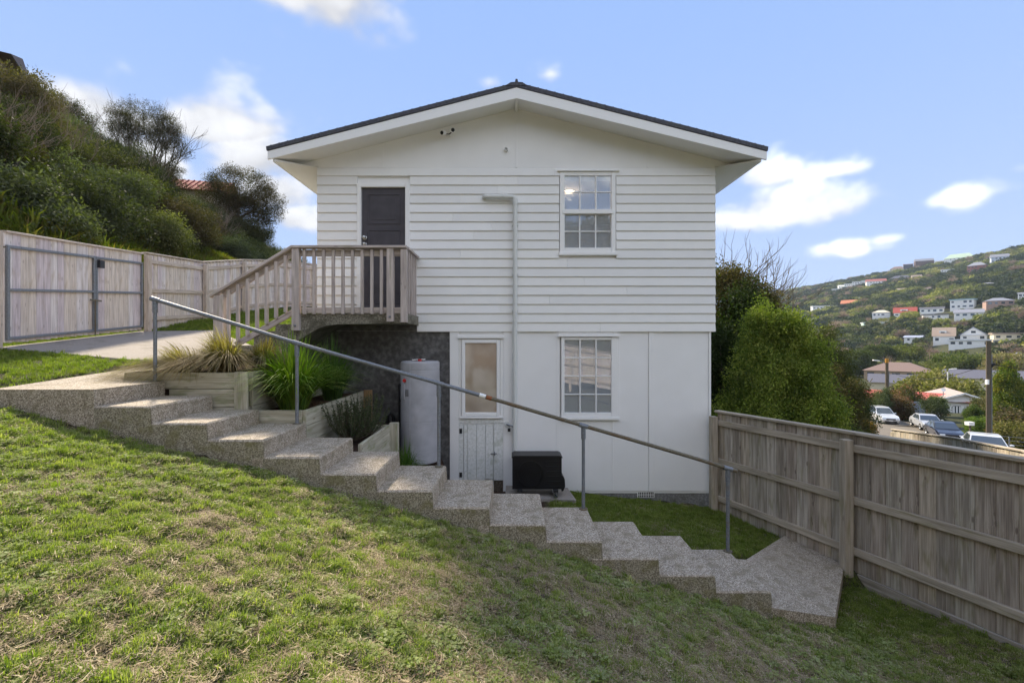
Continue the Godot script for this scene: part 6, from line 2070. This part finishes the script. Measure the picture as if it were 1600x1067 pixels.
	# thicket behind the viewer, mirrored in the upper window
	for q in [[-6.0, -9.5, 5.5, 4.8], [-1.5, -10.5, 5.5, 4.6], [2.0, -10.0, 5.0, 5.0], [5.5, -10.2, 5.5, 4.8], [9.5, -10.6, 5.5, 5.0]]:
		bush("bank_shrub", "shrub on the rear bank mirrored in the windows", "shrub", V(q[0], ground_y(q[0], q[1]) - 0.2, q[1]), lobes_for(q[2], q[3], 7), 420, 0.55, fine2, bank[1], "thicket on the rear bank")

# ---------------------------------------------------------------- lawn
func tuft_mesh(n: int, h: float, w: float, spread: float) -> ArrayMesh:
	var m := MB.new()
	for i in n:
		var a := rf(0, TAU)
		var out := Vector3(cos(a), 0, sin(a))
		var b := Vector3(rf(-1, 1), 0, rf(-1, 1)) * spread * 0.6
		var l := h * rf(0.5, 1.2)
		var lean := rf(0.15, 1.0)
		var side := out.cross(Vector3.UP) * w * 0.5
		var mid := b + out * l * 0.35 * lean + Vector3.UP * l * 0.6
		var tip := b + out * l * 0.95 * lean + Vector3.UP * l * (1.0 - 0.35 * lean)
		m.tri(b - side, b + side, mid + side * 0.8)
		m.tri(b - side, mid + side * 0.8, mid - side * 0.8)
		m.tri(mid - side * 0.8, mid + side * 0.8, tip)
	m.uv.clear()
	return m.mesh()

func clover_mesh(n: int) -> ArrayMesh:
	var m := MB.new()
	for i in n:
		var p := Vector3(rf(-1, 1) * 0.045, rf(0.012, 0.032), rf(-1, 1) * 0.045)
		var t := Basis(rdir(), rf(0, 0.5))
		var r := rf(0.004, 0.0075)
		for k in 3:
			var a := TAU * k / 3.0 + i
			var c := p + t * Vector3(cos(a), 0.05, sin(a)) * r * 0.95
			var e1 := t * Vector3(cos(a), 0.1, sin(a)) * r
			var e2 := t * Vector3(-sin(a), 0.1, cos(a)) * r
			m.quad(c - e1 * 0.9, c + e2, c + e1 * 0.7, c - e2)
	m.uv.clear()
	return m.mesh()

func thatch_mesh(n: int) -> ArrayMesh:
	var m := MB.new()
	for i in n:
		var p := Vector3(rf(-1, 1) * 0.06, rf(0.002, 0.02), rf(-1, 1) * 0.06)
		var a := rf(0, TAU)
		var dir := Vector3(cos(a), rf(-0.1, 0.35), sin(a)).normalized()
		var side := dir.cross(Vector3.UP).normalized() * rf(0.0008, 0.0018)
		var e := p + dir * rf(0.012, 0.035)
		m.quad(p - side, p + side, e + side * 0.4, e - side * 0.4)
	m.uv.clear()
	return m.mesh()

func build_lawn() -> void:
	var tuft := tuft_mesh(13, 0.036, 0.0034, 0.045)
	var longer := tuft_mesh(15, 0.06, 0.0042, 0.04)
	var clover := clover_mesh(15)
	var thatch := thatch_mesh(22)
	var wh := [[], [], [], []]
	var cc := [[], [], [], []]
	var mixn := noise(0.9, 55, FastNoiseLite.TYPE_SIMPLEX_SMOOTH, 3)
	var mix2 := noise(0.35, 56, FastNoiseLite.TYPE_SIMPLEX_SMOOTH, 2)
	var clumpy := noise(5.5, 57, FastNoiseLite.TYPE_SIMPLEX_SMOOTH, 3)
	var greens := [Color(0.27, 0.33, 0.075), Color(0.37, 0.42, 0.13), Color(0.19, 0.26, 0.055), Color(0.52, 0.51, 0.24)]
	var clov := [Color(0.23, 0.28, 0.08), Color(0.33, 0.38, 0.13), Color(0.45, 0.48, 0.25)]
	var dry := [Color(0.40, 0.32, 0.19), Color(0.28, 0.21, 0.125), Color(0.54, 0.46, 0.31), Color(0.20, 0.145, 0.085)]
	for i in 240000:
		# denser close to the eye
		var d := 0.85 + 3.75 * pow(rng.randf(), 1.15)
		var x := rf(-1.0, 1.0) * (d * 1.18 + 0.35)
		if x > fence_x(d) - 0.05 or not lawn_here(x, d):
			continue
		var w := worn(x, d)
		# clumps with bare hollows between them
		var cl := clumpy.get_noise_2d(x, d)
		if cl < -0.30 and rng.randf() < 0.75:
			continue
		var mx := mixn.get_noise_2d(x, d)
		var k := 0
		var r := rng.randf()
		if r < w * 0.95 + 0.02:
			k = 3
			if rng.randf() < w * 0.45:
				continue
		elif r > 0.955 - mx * 0.12 - mix2.get_noise_2d(x, d) * 0.1:
			k = 2
		elif rng.randf() < 0.05 + mx * 0.2:
			k = 1
		if k == 0 and rng.randf() < 0.08:
			k = 3
		var s := rf(0.65, 1.15) * (1.0 + clampf(cl, -0.3, 0.6) * 0.6)
		wh[k].append(Transform3D(Basis(Vector3.UP, rf(0, TAU)).scaled(Vector3(s, s * rf(0.75, 1.15), s)), V(x, ground_y(x, d) + turf_bump(x, d) - 0.004, d)))
		cc[k].append(tint(clov if k == 2 else (dry if k == 3 else greens), 0.22))
	# the further lawns
	for i in 60000:
		var x := rf(0.5, 4.7)
		var d := rf(4.3, 7.55)
		if i % 2:
			x = rf(-8.3, -3.9)
			d = rf(4.4, 15.5)
		if not lawn_here(x, d) or absf(x) > d * 1.2:
			continue
		var k := 1 if rng.randf() < (0.5 if x < 0 else 0.12) else 0
		if rng.randf() < worn(x, d) * 0.8 + 0.05:
			k = 3
		var s := rf(0.8, 1.4)
		wh[k].append(Transform3D(Basis(Vector3.UP, rf(0, TAU)).scaled(Vector3.ONE * s), V(x, ground_y(x, d) + turf_bump(x, d) - 0.004, d)))
		cc[k].append(tint(dry if k == 3 else [Color(0.17, 0.23, 0.045), Color(0.24, 0.30, 0.07), Color(0.30, 0.33, 0.10)], 0.2))
	tag(scatter(self, "lawn_grass", tuft, M.blade, wh[0], cc[0]), "short mown grass of the sloping lawn", "grass", "", "stuff")
	tag(scatter(self, "lawn_grass", longer, M.blade, wh[1], cc[1]), "longer grass tufts standing in the lawn", "grass", "", "stuff")
	tag(scatter(self, "lawn_clover", clover, M.blade, wh[2], cc[2]), "clover leaves mixed through the lawn", "clover", "", "stuff")
	tag(scatter(self, "lawn_thatch", thatch, M.leaf_dry, wh[3], cc[3]), "dry brown thatch in the worn parts of the lawn", "thatch", "", "stuff")

# ---------------------------------------------------------------- the scene
var loosened := []
func loose(o: Node3D) -> void:
	loosened.append([o, o.position])
	o.position = Vector3.ZERO

func settle() -> void:
	for l in loosened:
		for c in l[0].get_children():
			c.position -= l[1]
		l[0].position = l[1]

func _ready() -> void:
	rng.seed = 20240
	bumps.seed = 3
	bumps.frequency = 0.9
	bumps.fractal_octaves = 4
	swell.seed = 8
	swell.frequency = 0.09

	var cam := Camera3D.new()
	cam.name = "camera"
	cam.fov = 72.9
	cam.near = 0.05
	cam.far = 4000.0
	add_child(cam)
	cam.current = true

	var az := deg_to_rad(-36.0)
	var el := deg_to_rad(39.0)
	var to_sun := Vector3(sin(az) * cos(el), sin(el), -cos(az) * cos(el))
	var env := Environment.new()
	env.background_mode = Environment.BG_SKY
	env.sky = build_sky(to_sun)
	env.background_energy_multiplier = 1.0
	env.tonemap_mode = Environment.TONE_MAPPER_LINEAR
	env.tonemap_exposure = 2.65
	env.sdfgi_enabled = true
	env.ssao_enabled = true
	env.ssil_enabled = true
	env.fog_enabled = true
	env.fog_density = 0.00016
	env.fog_light_color = Color(0.80, 0.87, 0.97)
	var we := WorldEnvironment.new()
	we.name = "environment"
	we.environment = env
	add_child(we)

	var sun := DirectionalLight3D.new()
	sun.name = "sun"
	sun.light_energy = 1.05
	sun.light_angular_distance = 5.0
	sun.light_color = Color(1.0, 0.94, 0.84)
	sun.shadow_enabled = true
	add_child(sun)
	# from behind the house on the left
	sun.look_at_from_position(to_sun * 50.0, Vector3.ZERO, Vector3.UP)

	make_materials()
	build_ground()
	build_house()
	build_balcony()
	build_steps()
	build_fences()
	build_yard_things()
	build_street()
	build_far()
	build_plants()
	build_lawn()
	settle()
